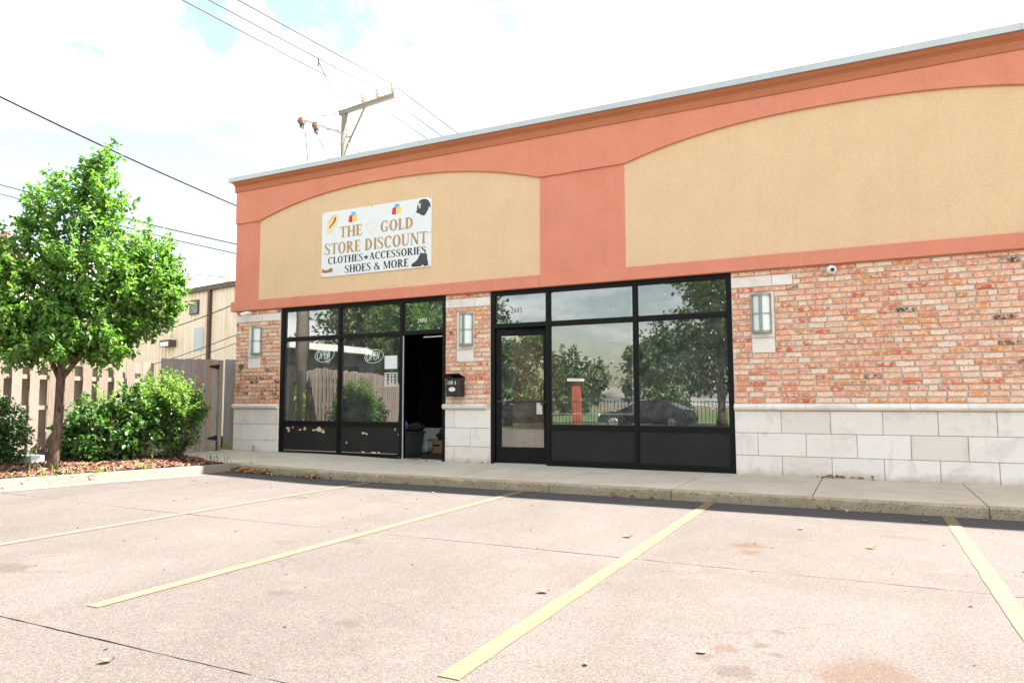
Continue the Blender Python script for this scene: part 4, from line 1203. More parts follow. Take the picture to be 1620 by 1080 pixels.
# ================================================================== IN THE OPEN DOORWAY
def tote():
    t = thing("storage_tote", "dark grey plastic storage tote standing just inside the open doorway", "storage tote", (-7.93, 1.05, 0))
    mb = MB(); st = [[(-7.93 + sx_ * w, 1.05 + sy_ * d, z) for sx_, sy_ in ((-1, -1), (1, -1), (1, 1), (-1, 1), (-1, -1))] for w, d, z in ((.25, .2, 0.0), (.29, .24, .40))]
    mb.sweep(None, st); mb.f.append((0, 1, 2, 3)); mb.build("tub", "tote", t)
    MB().bbox(-8.24, -7.62, .79, 1.31, .40, .435, .008).build("tote_lid", "tote", t)
tote()
def blob(name, c, r, mat, parent=None, seed=0, lump=.2):
    bm = bmesh.new(); bmesh.ops.create_icosphere(bm, subdivisions=3, radius=1.0)
    rr = random.Random(seed); ph = [rr.uniform(0, 6) for _ in range(6)]
    for v in bm.verts:
        k = 1 + lump * (math.sin(v.co.x * 4 + ph[0]) * math.sin(v.co.y * 5 + ph[1]) + .6 * math.sin(v.co.z * 7 + ph[2]) * math.sin(v.co.x * 6 + ph[3]))
        v.co = Vector((c[0] + v.co.x * r[0] * k, c[1] + v.co.y * r[1] * k, max(c[2] - r[2] * .97, c[2] + v.co.z * r[2] * k)))
    me = bpy.data.meshes.new(name); bm.to_mesh(me); bm.free(); me.materials.append(M[mat]); me.polygons.foreach_set("use_smooth", [True] * len(me.polygons))
    return link(name, me, parent)
t = thing("purse", "lilac purse with a pink clasp lying on the grey tote", "purse", (-7.97, 1.0, .44))
blob("purse_body", (-7.97, 1.0, .545), (.13, .10, .11), "purple", t, 3, .12); blob("purse_clasp", (-7.98, .92, .655), (.055, .03, .022), "pink", t, 4, .1)
tag(blob("folded_clothes", (-7.70, 1.12, .515), (.15, .17, .085), "dark_cloth", None, 5, .2), "dark bundle of clothes on the tote lid", "clothes")
tag(blob("plastic_bag", (-7.72, 1.45, .13), (.12, .12, .13), "plastic_bag", None, 6, .25), "crumpled white plastic bag on the floor next to the cardboard tray", "plastic bag")
t = thing("cardboard_tray", "open brown cardboard tray with a dark hand slot on the shop floor", "cardboard box", (-7.5, 1.8, 0))
x_ = -7.86
mb = MB(); mb.box(x_, x_ + .66, 1.6, 1.61, .0, .25).box(x_, x_ + .66, 2.05, 2.06, .0, .25).box(x_, x_ + .01, 1.611, 2.049, 0, .25).box(x_ + .65, x_ + .66, 1.611, 2.049, 0, .25).box(x_ + .011, x_ + .649, 1.611, 2.049, .0, .01); mb.build("tray_sides", "card", t)
MB().box(x_ + .06, x_ + .34, 1.596, 1.5995, .13, .165).build("hand_slot", "ink", t)
t.rotation_euler = (0, 0, .18)
tag(MB().bbox(-8.5, -7.4, 2.55, 2.62, 0.0, .44, .004).build("white_board", "white_paper"), "pale board leaning low behind the cardboard tray", "board")
tag(blob("jacket", (-7.5, 1.85, .33), (.2, .14, .12), "dark_cloth", None, 9, .3), "dark jacket heaped in the cardboard tray", "jacket")
tag(blob("blue_pouch", (-7.27, 1.85, .33), (.07, .08, .09), "blue_thing", None, 10, .1), "small blue pouch on the edge of the cardboard tray", "pouch")
tag(blob("red_coat", (-7.95, 3.0, .50), (.16, .2, .5), "red_thing", None, 12, .12), "dark red coat heaped deep inside the doorway", "coat")

# ================================================================== FENCE AND GATE
FX = lambda y: -11.35 + .37 * (y + 2.0)
fdir = Vector((.37, 1.0, 0)).normalized(); fn = Vector((fdir.y, -fdir.x, 0))
fence = thing("wooden_fence", "weathered shadowbox board fence along the mulch bed, broken at its gate end", "fence", (FX(-4), -4, .08))
def board(p, d, n, w, t, z0, z1, parent, name, mat, lean=0.0, dog=0.03):
    p = Vector(p); d = Vector(d)
    r = Vector(d); up = Vector((d.x * lean, d.y * lean, 1.0)).normalized()
    h = z1 - z0
    def pt(a, b, c): return p + r * a + up * b + Vector(n) * c
    pr = [(-w / 2, 0), (w / 2, 0), (w / 2, h - dog), (w / 2 - dog * .8, h), (-w / 2 + dog * .8, h), (-w / 2, h - dog)]
    vs = [pt(a, b, t / 2) for a, b in pr] + [pt(a, b, -t / 2) for a, b in pr]
    fs = [tuple(range(6)), tuple(range(11, 5, -1))] + [(k, 6 + k, 6 + (k + 1) % 6, (k + 1) % 6) for k in range(6)]
    return MB().add([(v.x, v.y, v.z + z0) for v in vs], fs).build(name, mat, parent)
ztop = lambda y: 1.80 - .0 * y + (0.10 * max(0, (y + 2.6)) * -1.6 if y > -2.6 else 0)
y = -1.92; k = 0
while y > -13.5:
    p = Vector((FX(y), y, 0))
    front = (k % 2 == 0)
    c0_ = p + fn * (.045 if front else -.045)
    board((c0_.x, c0_.y, 0), fdir, fn, random.uniform(.126, .136), .019, random.uniform(.05, .10), ztop(y) + random.uniform(-.025, .025), fence, "fence_board", "fence_wood", random.uniform(-.012, .012) + (-.03 if k < 3 else 0))
    y -= .112; k += 1
for z in (1.44, .93, .30):
    MB().beam((FX(-1.95), -1.95, z - (.06 if z > 1 else 0)), (FX(-4.4), -4.4, z), .062, .07).build("fence_rail", "fence_wood", fence)
    MB().beam((FX(-4.41), -4.41, z), (FX(-13.5), -13.5, z), .062, .07).build("fence_rail", "fence_wood", fence)
for y in (-1.84, -4.3, -6.7, -9.1, -11.5):
    p = Vector((FX(y), y, 0)) - fn * .10
    MB().beam((p.x, p.y, -.1), (p.x - (.05 if y > -2 else 0), p.y, 1.70 if y > -2 else 1.62), .088, .088, (0, 1, 0)).build("fence_post", "fence_wood", fence)
# gate
gate = thing("wooden_gate", "grey weathered board gate with black strap hinges beside the brick corner", "gate", (-11.5, -.8, .05))
ga, gb = Vector((-11.40, -1.60, 0)), Vector((-11.56, -.22, 0)); gd = (gb - ga).normalized(); gn = Vector((gd.y, -gd.x, 0)); GL = (gb - ga).length
nb = 10
for i in range(nb):
    c = ga + gd * (GL * (i + .5) / nb)
    board((c.x, c.y, 0), gd, gn, GL / nb - random.uniform(.004, .010), .018, .055 + random.uniform(-.008, .012), 1.80 + .05 * (i + .5) / nb + random.uniform(-.006, .006), gate, "gate_board", "gate_wood", random.uniform(-.004, .004), .012)
for z in (1.55, .32):
    MB().beam(ga - gn * .03 + Vector((0, 0, z)), gb - gn * .03 + Vector((0, 0, z)), .036, .085).build("gate_rail", "gate_wood", gate)
MB().beam(ga - gn * .03 + gd * .06 + Vector((0, 0, .37)), gb - gn * .03 - gd * .06 + Vector((0, 0, 1.5)), .034, .085).build("gate_brace", "gate_wood", gate)
gp = gb + gd * .07
MB().beam((gp.x, gp.y, .0), (gp.x, gp.y, 1.84), .085, .085, (0, 1, 0)).build("gate_post", "fence_wood", gate)
for z in (1.70, .30):
    a_ = gb + gn * .016 + gd * .03
    mb = MB(); q = [a_ + Vector((0, 0, z + s_)) for s_ in (-.055, .055)] + [a_ - gd * .26 + Vector((0, 0, z + s_)) for s_ in (.014, -.014)]
    mb.add(q + [v + gn * .006 for v in q], [(0, 1, 2, 3), (7, 6, 5, 4), (0, 4, 5, 1), (1, 5, 6, 2), (2, 6, 7, 3), (3, 7, 4, 0)])
    mb.beam(a_ + gd * .045 + Vector((0, 0, z - .09)), a_ + gd * .045 + Vector((0, 0, z + .09)), .035, .012, tuple(gn))
    mb.build("strap_hinge", "black", gate)
MB().beam((gp.x - .0, gp.y - .03, .03), (gp.x - .0, gp.y - .03, .22), .075, .06, (0, 1, 0)).build("drop_bolt", "black", gate)
mb = MB(); mb.beam(ga + gn * .02 + gd * .05 + Vector((0, 0, 1.40)), ga + gn * .05 - gd * .05 + Vector((0, 0, 1.43)), .03, .06); mb.build("gate_latch", "black", gate)
fill = thing("fence_infill", "narrow grey board panel between the gate and the brick corner", "fence panel", (-11.45, .05, .05))
for i, x in enumerate((-11.585, -11.485, -11.385)):
    board((x, .035 - i * .004, 0), (1, 0, 0), (0, -1, 0), .094, .018, .085, 1.865 - .006 * i, fill, "infill_board", "gate_wood", 0, .01)
for z in (1.55, .35): MB().beam((-11.62, .065, z), (-11.34, .065, z), .04, .08).build("infill_rail", "gate_wood", fill)

# ================================================================== VEGETATION
def leaf_mesh(name, P, A, N, L, W, mat, parent=None, fold=.18, droop=.22):
    """folded, drooping leaves: base point, axis, normal, length, half width"""
    n = len(P)
    A = A / np.linalg.norm(A, axis=1, keepdims=True)
    S = np.cross(A, N); S /= np.linalg.norm(S, axis=1, keepdims=True) + 1e-9
    Nn = np.cross(S, A)
    L = L[:, None]; W = W[:, None]
    V = np.empty((n, 7, 3))
    V[:, 0] = P
    V[:, 1] = P + A * L * .30 + S * W * .85 + Nn * W * fold * 2
    V[:, 2] = P + A * L * .68 + S * W * .70 + Nn * (W * fold * 2 - L * droop * .45)
    V[:, 3] = P + A * L - Nn * L * droop
    V[:, 4] = P + A * L * .68 - S * W * .70 + Nn * (W * fold * 2 - L * droop * .45)
    V[:, 5] = P + A * L * .30 - S * W * .85 + Nn * W * fold * 2
    V[:, 6] = P + A * L * .55 - Nn * L * droop * .3
    F = np.array([[0, 6, 2, 1], [6, 3, 2, 2], [0, 5, 4, 6], [6, 4, 3, 3]])
    faces = []
    base = (np.arange(n) * 7)[:, None]
    quads = np.concatenate([base + np.array([[0, 6, 2, 1]]), base + np.array([[0, 5, 4, 6]])])
    tris = np.concatenate([base + np.array([[6, 3, 2]]), base + np.array([[6, 4, 3]])])
    me = bpy.data.meshes.new(name)
    nv = n * 7
    me.vertices.add(nv); me.vertices.foreach_set("co", V.reshape(-1))
    loops = np.concatenate([quads.reshape(-1), tris.reshape(-1)]).astype(np.int32)
    me.loops.add(len(loops)); me.loops.foreach_set("vertex_index", loops)
    npoly = len(quads) + len(tris)
    starts = np.concatenate([np.arange(len(quads)) * 4, len(quads) * 4 + np.arange(len(tris)) * 3]).astype(np.int32)
    me.polygons.add(npoly); me.polygons.foreach_set("loop_start", starts)
    me.materials.append(M[mat]); me.update(calc_edges=True); me.validate()
    return link(name, me, parent)

def shoots(blobs, n_shoots, per, length, up=.5, inner=.45, spread=.05, seed=0, squash=(1, 1, 1)):
    """leafy shoots growing out of a set of rounded masses; returns points and directions"""
    r = np.random.default_rng(seed)
    w = np.array([b[3] ** 2 for b in blobs]); w = w / w.sum()
    P, D, ax = [], [], []
    for s in range(n_shoots):
        b = blobs[r.choice(len(blobs), p=w)]
        u = r.normal(size=3); u /= np.linalg.norm(u)
        rad = b[3] * (inner + (1 - inner) * r.random() ** .6)
        c = np.array(b[:3]) + u * rad * np.array(squash) - np.array([0, 0, 0])
        d = u * np.array([1, 1, .6]) + np.array([0, 0, up]) + r.normal(size=3) * .25
        d /= np.linalg.norm(d)
        ln = length * r.uniform(.6, 1.25)
        k = int(per * r.uniform(.7, 1.3))
        t = r.random(k)
        pts = c[None] + d[None] * (t[:, None] - .6) * ln + r.normal(size=(k, 3)) * spread * (1.1 - .6 * t[:, None])
        P.append(pts); D.append(np.repeat(d[None], k, 0)); ax.append(t)
    P, D = np.concatenate(P), np.concatenate(D)
    return P, D, np.concatenate(ax)

def foliage(name, blobs, n_shoots, per, length, leaf, mat, parent, seed, up=.5, spread=.06, inner=.45, droop=.22, hang=.35, squash=(1, 1, 1), wr=.33):
    P, D, t = shoots(blobs, n_shoots, per, length, up, inner, spread, seed, squash)
    r = np.random.default_rng(seed + 99)
    n = len(P)
    A = D * .35 + r.normal(size=(n, 3)) * .75
    A[:, 2] -= hang
    N = r.normal(size=(n, 3)) * .55 + np.array([0.1, -.1, 1.0])
    L = leaf * r.uniform(.65, 1.2, n)
    return leaf_mesh(name, P, A, N, L, L * wr, mat, parent, droop=droop)

def limbs(name, base, h, r0, tips, mat, parent, lean=(0, 0)):
    mb = MB()
    bx_, by_, bz_ = base
    pts, rad = [], []
    for k in range(9):
        t = k / 8
        pts.append((bx_ + lean[0] * t + .03 * math.sin(t * 5), by_ + lean[1] * t + .02 * math.sin(t * 4 + 1), bz_ - .05 + h * t)); rad.append(r0 * (1.25 if k == 0 else 1.0) * (1 - .42 * t))
    mb.tube(pts, rad, 12)
    tr_ = mb.build("trunk", mat, parent, smooth=True)
    for (tx_, ty_, tz_) in tips:
        s = Vector(pts[-1 - random.randint(0, 2)]); e = Vector((tx_, ty_, tz_)); m_ = (s + e) / 2 + Vector((random.uniform(-.1, .1), random.uniform(-.1, .1), -.12 * (e - s).length))
        MB().tube([s, s.lerp(m_, .5), m_, m_.lerp(e, .5) + Vector((0, 0, .03)), e], [r0 * .55, r0 * .46, r0 * .36, r0 * .24, r0 * .08], 7).build("limb", mat, parent, smooth=True)
    return tr_

tree = thing("ornamental_pear_tree", "bright green ornamental tree in the mulch bed before the fence", "tree", (-10.32, -4.12, .08))
crown = [(-10.1, -3.80, 4.36, .36), (-10.46, -4.09, 3.83, .55), (-9.95, -3.78, 3.86, .42), (-10.66, -4.24, 2.99, .68), (-9.9, -3.9, 2.97, .72), (-9.73, -3.27, 3.18, .50), (-9.65, -3.4, 2.57, .62),
         (-9.94, -4.01, 2.24, .58), (-10.54, -4.44, 2.27, .62), (-10.0, -3.42, 2.05, .33), (-10.99, -4.64, 2.86, .50), (-9.25, -3.25, 2.72, .30), (-10.05, -3.76, 4.70, .17), (-9.3, -3.1, 2.85, .24), (-9.45, -3.15, 3.15, .26), (-9.4, -3.15, 2.42, .28), (-11.25, -4.8, 2.9, .42), (-10.35, -4.05, 2.05, .42), (-10.15, -3.75, 1.98, .34), (-10.75, -4.45, 2.05, .42), (-11.2, -4.75, 2.35, .42), (-9.75, -3.35, 2.1, .38), (-10.3, -3.95, 1.82, .30), (-10.0, -3.6, 1.82, .28), (-10.65, -4.3, 1.84, .32), (-11.05, -4.6, 1.95, .36), (-9.9, -4.3, 1.86, .32), (-10.3, -4.6, 1.82, .30), (-9.55, -3.85, 1.9, .30), (-10.05, -4.35, 2.15, .35)]
limbs("trunk", (-10.34, -4.12, .06), 1.75, .074, [(-10.2, -3.9, 4.3), (-10.5, -4.1, 3.6), (-9.8, -3.5, 3.0), (-10.8, -4.4, 2.8), (-9.6, -3.4, 2.5), (-9.95, -4.1, 2.9), (-10.6, -4.5, 2.3)], "bark", tree, (.14, .06))
foliage("crown", crown, 980, 33, .34, .080, "leaf_pear", tree, 5, up=.75, spread=.045, inner=.35, droop=.30, hang=.25)
foliage("crown", [(b[0], b[1], b[2], b[3] * .75) for b in crown], 170, 22, .3, .085, "leaf_pear", tree, 6, up=.3, spread=.07, inner=.1, droop=.25, hang=.4)

s1 = thing("broadleaf_shrub", "broad dark green shrub under the fence, wider of the pair", "shrub", (-10.75, -2.95, .08))
sb1 = [(-10.75, -2.95, .55, .50), (-11.15, -3.05, .62, .42), (-10.42, -2.80, .55, .42), (-10.8, -2.7, .92, .36), (-11.35, -3.2, .40, .32), (-10.35, -2.62, .85, .30), (-10.75, -3.1, .28, .42)]
foliage("foliage", sb1, 250, 24, .26, .085, "leaf_shrub", s1, 21, up=.5, spread=.05, inner=.35, hang=.25, wr=.36)
foliage("foliage", [(-10.9, -2.8, .95, .38), (-10.4, -2.65, .95, .3), (-11.2, -2.95, .9, .25)], 34, 16, .30, .06, "leaf_sprout", s1, 22, up=1.1, spread=.03, inner=.7, hang=.0)
for k in range(9):
    a = k * .7; MB().tube([(-10.75 + .06 * math.cos(a), -2.92 + .06 * math.sin(a), .04), (-10.75 + .3 * math.cos(a), -2.92 + .3 * math.sin(a), .45), (-10.75 + .42 * math.cos(a), -2.92 + .42 * math.sin(a), .85)], [.013, .009, .004], 5).build("stem", "bark", s1)
s2 = thing("privet_shrub", "upright small leaved shrub with yellow green sprouts near the gate", "shrub", (-10.15, -2.2, .07))
sb2 = [(-10.15, -2.25, .55, .36), (-10.1, -2.15, .85, .36), (-10.3, -2.2, 1.1, .30), (-9.95, -2.15, 1.0, .27), (-10.2, -2.3, .3, .28)]
foliage("foliage", sb2, 270, 24, .22, .045, "leaf_shrub", s2, 31, up=.7, spread=.035, inner=.4, hang=.1, wr=.38)
foliage("foliage", [(-10.35, -2.4, 1.22, .27), (-10.1, -2.35, 1.2, .27), (-9.88, -2.3, 1.0, .26), (-10.6, -2.5, 1.1, .22)], 150, 26, .42, .042, "leaf_sprout", s2, 32, up=.95, spread=.022, inner=.55, hang=-.15, wr=.36)
for k in range(9):
    a = k * .7; MB().tube([(-10.13 + .05 * math.cos(a), -2.2 + .05 * math.sin(a), .04), (-10.13 + .17 * math.cos(a), -2.2 + .17 * math.sin(a), .6), (-10.13 + .3 * math.cos(a), -2.2 + .3 * math.sin(a), 1.35)], [.013, .009, .003], 5).build("stem", "bark", s2)
s3 = thing("dark_shrub", "dense dark green shrub beside the tree trunk and the pale block", "shrub", (-11.5, -4.3, .08))
foliage("foliage", [(-11.55, -4.25, .60, .48), (-11.3, -4.2, .42, .36), (-11.75, -4.4, .85, .36), (-11.4, -4.45, .75, .38), (-11.55, -4.45, .3, .42)], 300, 24, .22, .058, "leaf_dark", s3, 41, up=.4, spread=.045, inner=.4, hang=.2, wr=.36)
for k in range(6):
    a = k * 1.05; MB().tube([(-11.5 + .05 * math.cos(a), -4.3 + .05 * math.sin(a), .04), (-11.5 + .2 * math.cos(a), -4.3 + .2 * math.sin(a), .5), (-11.5 + .3 * math.cos(a), -4.3 + .3 * math.sin(a), .9)], [.014, .01, .004], 5).build("stem", "bark", s3)
blk = MB().bbox(-11.42, -11.06, -3.98, -3.78, .07, .225, .012)
tag(blk.build("concrete_block", "block"), "pale concrete block lying in the mulch beside the dark shrub", "concrete block")
# growth behind the fence that shows through its gaps
hedge = foliage("undergrowth", [(FX(y_) - .75, y_, .75, .55) for y_ in np.arange(-1.0, -13, -.8)], 500, 14, .35, .10, "leaf_sprout", None, 51, up=.5, spread=.1, inner=.2)
tag(hedge, "sunlit weedy growth behind the board fence", "undergrowth", kind='stuff')

# ================================================================== METAL BUILDING, HOUSE, POLES
mbld = thing("metal_building", "rust streaked cream metal clad building behind the gate", "building", (-20, 6.4, 0))
md = Vector((-.985, .172, 0)); mn = Vector((-.172, -.985, 0)); m0 = Vector((-12.5, 5.05, 0))
# ribbed sheets
s_ = 0.0; sheet = .92
while s_ < 22:
    prof = []
    nrib = 4
    for k in range(nrib):
        w_ = sheet / nrib; a = s_ + k * w_
        prof += [(a, 0), (a + w_ * .62, 0), (a + w_ * .70, .028), (a + w_ * .90, .028), (a + w_ * .98, 0)]
    prof.append((s_ + sheet + .015, 0.002))
    st = [[(m0 + md * a + mn * d + Vector((0, 0, z)))[:] for a, d in prof] for z in (-.1, 4.70)]
    MB().sweep(None, st).build("siding_sheet", "siding", mbld)
    s_ += sheet
def mpt(s, d, z): return m0 + md * s + mn * d + Vector((0, 0, z))
MB().beam(mpt(-.1, .05, 4.78), mpt(22.2, .05, 4.78), .14, .16).build("eave_trim", "brown_trim", mbld)
MB().add([mpt(-.1, .0, 4.87), mpt(22.2, .0, 4.87), mpt(22.2, -9, 5.35), mpt(-.1, -9, 5.35)], [(0, 1, 2, 3)]).build("roof", "coping", mbld)
MB().add([mpt(0, -.03, -.1), mpt(22, -.03, -.1), mpt(22, -.03, 4.7), mpt(0, -.03, 4.7), mpt(0, -9, -.1), mpt(22, -9, -.1), mpt(22, -9, 5.3), mpt(0, -9, 5.3)], [(0, 4, 7, 3), (1, 2, 6, 5), (4, 5, 6, 7)]).build("rear_wall", "siding", mbld)
MB().beam(mpt(6.98, .07, 0), mpt(6.98, .07, 4.72), .10, .10, (1, 0, 0)).build("downspout", "brown_trim", mbld)
v0, z0 = 7.98, 4.20
MB().box(0, 0, 0, 0, 0, 0) if False else None
vt = MB(); vt.beam(mpt(7.72, .04, 4.42), mpt(8.24, .04, 4.42), .05, .05).beam(mpt(7.72, .04, 3.98), mpt(8.24, .04, 3.98), .05, .05).beam(mpt(7.74, .04, 3.96), mpt(7.74, .04, 4.44), .05, .05, (1, 0, 0)).beam(mpt(8.22, .04, 3.96), mpt(8.22, .04, 4.44), .05, .05, (1, 0, 0))
vf = vt.build("wall_vent", "brown_trim", mbld)
for k in range(7):
    MB().beam(mpt(7.77, .045, 4.03 + k * .06), mpt(8.19, .045, 4.03 + k * .06), .03, .022).build("louvre", "coping", vf)
MB().beam(mpt(7.76, .033, 4.2), mpt(8.2, .033, 4.2), .002, .42).build("vent_backing", "black", vf)
lf = MB(); lf.beam(mpt(9.1, .15, 3.03), mpt(9.75, .15, 3.03), .26, .24); lf = lf.build("flood_light", "brown_trim", mbld)
MB().beam(mpt(9.15, .285, 3.0), mpt(9.7, .285, 3.0), .01, .15).build("light_lens", "lamp_glass", lf)
MB().beam(mpt(6.2, -.35, 5.02), mpt(6.55, -.35, 5.02), .35, .40).build("roof_vent", "siding", mbld)
MB().beam(mpt(7.35, .036, 3.1), mpt(7.95, .036, 3.1), .004, .75).build("patch_panel", "coping", mbld)

house = thing("far_house", "house with a reddish brown shingle roof beyond the tree", "house", (-40, 10, 0))
MB().box(-62, -46.4, 12.4, 15.6, -.3, 8.4).build("house_wall", "siding", house)
MB().add([(-62.5, 12.0, 8.4), (-46, 12.0, 8.4), (-46, 14, 11.3), (-62.5, 14, 11.3), (-62.5, 16, 8.4), (-46, 16, 8.4), (-46, 12.0, 8.25), (-62.5, 12.0, 8.25)], [(0, 1, 2, 3), (3, 2, 5, 4), (1, 5, 2), (0, 3, 4), (0, 7, 6, 1)]).build("house_roof", "shingle", house)
w_ = MB().box(-50, -48.6, 12.32, 12.39, 5.8, 7.2).build("window", "car_glass", house)

def utility_pole(x, y, top, r, label, arm=None):
    t = thing("utility_pole", label, "utility pole", (x, y, 0))
    MB().tube([(x, y, -.3), (x, y, top * .5), (x, y, top)], [r * 1.2, r * 1.08, r], 14).build("pole", "pole_wood", t, smooth=True)
    return t
up = utility_pole(-12.77, 5.0, 9.0, .145, "wooden utility pole with crossarm rising behind the parapet")
A0, A1 = Vector((-12.95, 4.92, 9.07)), Vector((-11.0, 4.85, 9.19))
ad = (A1 - A0).normalized()
MB().beam(A0, A1, .10, .125).build("crossarm", "pole_wood", up)
MB().beam(A0 + (A1 - A0) * .50 + Vector((0, -.06, -.07)), Vector((-12.62, 4.83, 7.98)), .035, .06).build("crossarm_brace", "pole_wood", up)
ins = []
for tt in (.44, .70, .965):
    b = A0 + (A1 - A0) * tt + Vector((0, 0, .06))
    MB().lathe(b, [(.016, 0), (.016, .05), (.085, .06), (.05, .12), (.09, .135), (.06, .19), (.08, .20), (.06, .25), (.0, .255)], 10).build("insulator", "ceramic", up)
    ins.append(b + Vector((0, 0, .25)))
b0, b1 = Vector((-12.80, 4.86, 8.45)), Vector((-13.55, 4.2, 8.72))
MB().beam(b0, b1, .05, .06).build("side_bracket", "galv", up)
MB().beam(Vector((-12.83, 4.86, 8.12)), b0.lerp(b1, .42) - Vector((0, 0, .03)), .02, .03).build("bracket_brace", "galv", up)
for tt, sc_ in ((.70, 1.0), (1.08, 1.1)):
    p = b0.lerp(b1, tt)
    MB().tube([p + Vector((0, 0, .06)), p + Vector((-.03, 0, -.05)), p + Vector((.02, 0, -.16))], [.07 * sc_, .11 * sc_, .07 * sc_], 9).build("arrester", "brown_ceramic", up)
    MB().tube([p + Vector((.02, 0, -.17)), p + Vector((0, -.02, -.25))], [.05, .075], 8).build("cutout", "black", up)
for (dx, dz) in ((.16, 8.5), (.17, 8.3), (.16, 8.0), (-.15, 8.55), (.22, 8.05)):
    MB().tube([(-12.77 + (dx * .8), 4.86, dz), (-12.77 + dx * 1.2, 4.8, dz + .02)], .018, 6).build("step_bolt", "galv", up)
def wire(name, pts, r, mat, label, cat="power line", group=None, sag=0.0):
    out = []
    for (a, b) in zip(pts[:-1], pts[1:]):
        a, b = Vector(a), Vector(b)
        for k in range(14):
            t = k / 14
            out.append(a.lerp(b, t) - Vector((0, 0, sag * 4 * t * (1 - t) * (b - a).length / 10)))
    out.append(Vector(pts[-1]))
    o = MB().tube(out, r, 5).build(name, mat)
    return tag(o, label, cat, group)
front = [(-12.53, -1.0, 9.28), (-12.06, -.8, 9.28), (-11.53, -.5, 9.28)]
for k in range(3):
    i_ = ins[k]; d_ = Vector(front[k]) - i_; far = i_ + d_ * (6.0 / abs(d_.y)) * 1.35; far.z = 9.42
    wire("power_line", [far, i_], .015, "wire", ["thin overhead wire on the crossarm insulator nearest the pole", "thin overhead wire on the middle crossarm insulator", "thin overhead wire on the outermost crossarm insulator"][k], "power line", None, .035)
    e = i_ + Vector((2.0, 42, -2.4))
    w_ = wire("power_line", [i_, e], .015, "wire", ["overhead wire running on behind the parapet from the innermost insulator", "overhead wire running on behind the parapet from the middle insulator", "overhead wire running on behind the parapet from the outermost insulator"][k], "power line", None, .10)
J1 = ins[1] + (Vector(front[1]) - ins[1]) * .38
wire("jumper_wire", [J1 - Vector((0, 0, .02)), (-12.4, 4.3, 8.86), (-12.85, 4.6, 8.9), b1 + Vector((.05, 0, .1))], .013, "wire", "thin jumper wire looping from an overhead line to the side bracket", "power line", None, .12)
MB().tube([J1 + Vector((0, 0, .05)), J1 - Vector((0, 0, .16))], .022, 7).build("line_clamp", "cable", up)
wire("drop_wire", [b1 + Vector((0, 0, -.2)), (-13.2, 4.2, 6.0), (-13.15, 4.2, 4.0)], .013, "wire", "thin wire hanging from the end of the pole's side bracket", "power line", None, .02)
wire("drop_wire", [b0.lerp(b1, .7) + Vector((0, 0, -.25)), (-12.9, 4.6, 7.5)], .013, "wire", "short thin wire from the side bracket back to the pole", "power line", None, .12)
K = ins[2] + Vector((.9, 8.6, -.62))
wire("jumper_wire", [(-12.6, 4.85, 7.95), (-11.4, 6.6, 8.0), K], .013, "wire", "thin wire sagging between the pole and the outermost line", "power line", None, .18)
wire("service_cable", [(-16.2, -3.6, 7.72), (-15.88, 4.0, 6.579), (-13.0, 16.0, 5.0)], .028, "cable", "thick black cable slanting down past the tree to the parapet", "cable", None, .10)
wire("telephone_line", [(-37.6, 9, 11.61), (-25.94, 9, 8.215), (-21.3, 9, 6.98), (-14, 9, 5.2)], .03, "wire", "upper of two parallel wires between the tree and the building", "power line", None, .0)
wire("telephone_line", [(-37.5, 9, 11.13), (-24.78, 9, 7.51), (-21.4, 9, 6.644), (-14, 9, 4.9)], .026, "wire", "lower of two parallel wires between the tree and the building", "power line", None, .0)
wire("telephone_line", [(-30, 9, 7.0), (-24.1, 9, 6.083), (-21.37, 9, 5.686), (-14, 9, 4.7)], .02, "wire", "faint wire just above the metal building roof", "power line", None, .0)
wire("service_drop", [(-20.3, 4.9, 3.2), (-16.9, 4.9, 3.889), (-11.6, 4.6, 4.9)], .016, "cable", "dark service wire crossing the metal siding highest", "power line", None, .12)
wire("service_drop", [(-20.3, 4.9, 2.2), (-16.84, 4.9, 2.949), (-11.5, 4.6, 4.2)], .012, "cable", "middle service wire crossing the metal siding above the gate", "power line", None, .08)
wire("service_drop", [(-19.6, 4.9, 2.15), (-16.83, 4.9, 2.702), (-11.5, 4.6, 3.9)], .011, "cable", "lowest service wire crossing the metal siding above the gate", "power line", None, .08)

# ================================================================== ACROSS THE LOT (seen in the windows)
utility_pole(-13.7, -4.3, 9.6, .15, "bare wooden utility pole standing behind the board fence")
nb_ = thing("neighbour_house", "low dark house with white gutter behind the board fence", "house", (-21, -9, 0))
MB().box(-26, -17.2, -17, -2.5, -.3, 2.75).build("house_wall", "house_wall", nb_)
MB().box(-26.3, -16.75, -17.3, -2.2, 2.76, 2.98).build("white_fascia", "house_white", nb_)
MB().add([(-26.3, -17.3, 2.985), (-16.75, -17.3, 2.985), (-16.75, -2.2, 2.985), (-26.3, -2.2, 2.985), (-21.5, -13.5, 3.25), (-21.5, -6, 3.25)], [(0, 1, 4), (1, 2, 5, 4), (2, 3, 5), (3, 0, 4, 5)]).build("house_roof", "shingle", nb_)
for y_ in (-4.5, -7.5, -10.5): MB().box(-17.19, -17.13, y_ - .5, y_ + .5, 1.2, 2.3).build("window", "car_glass", nb_); 
for y_ in (-3.2, -6.2, -9.2, -12.2): MB().box(-17.19, -17.06, y_ - .12, y_ + .12, 2.35, 2.74).build("eave_bracket", "house_white", nb_)
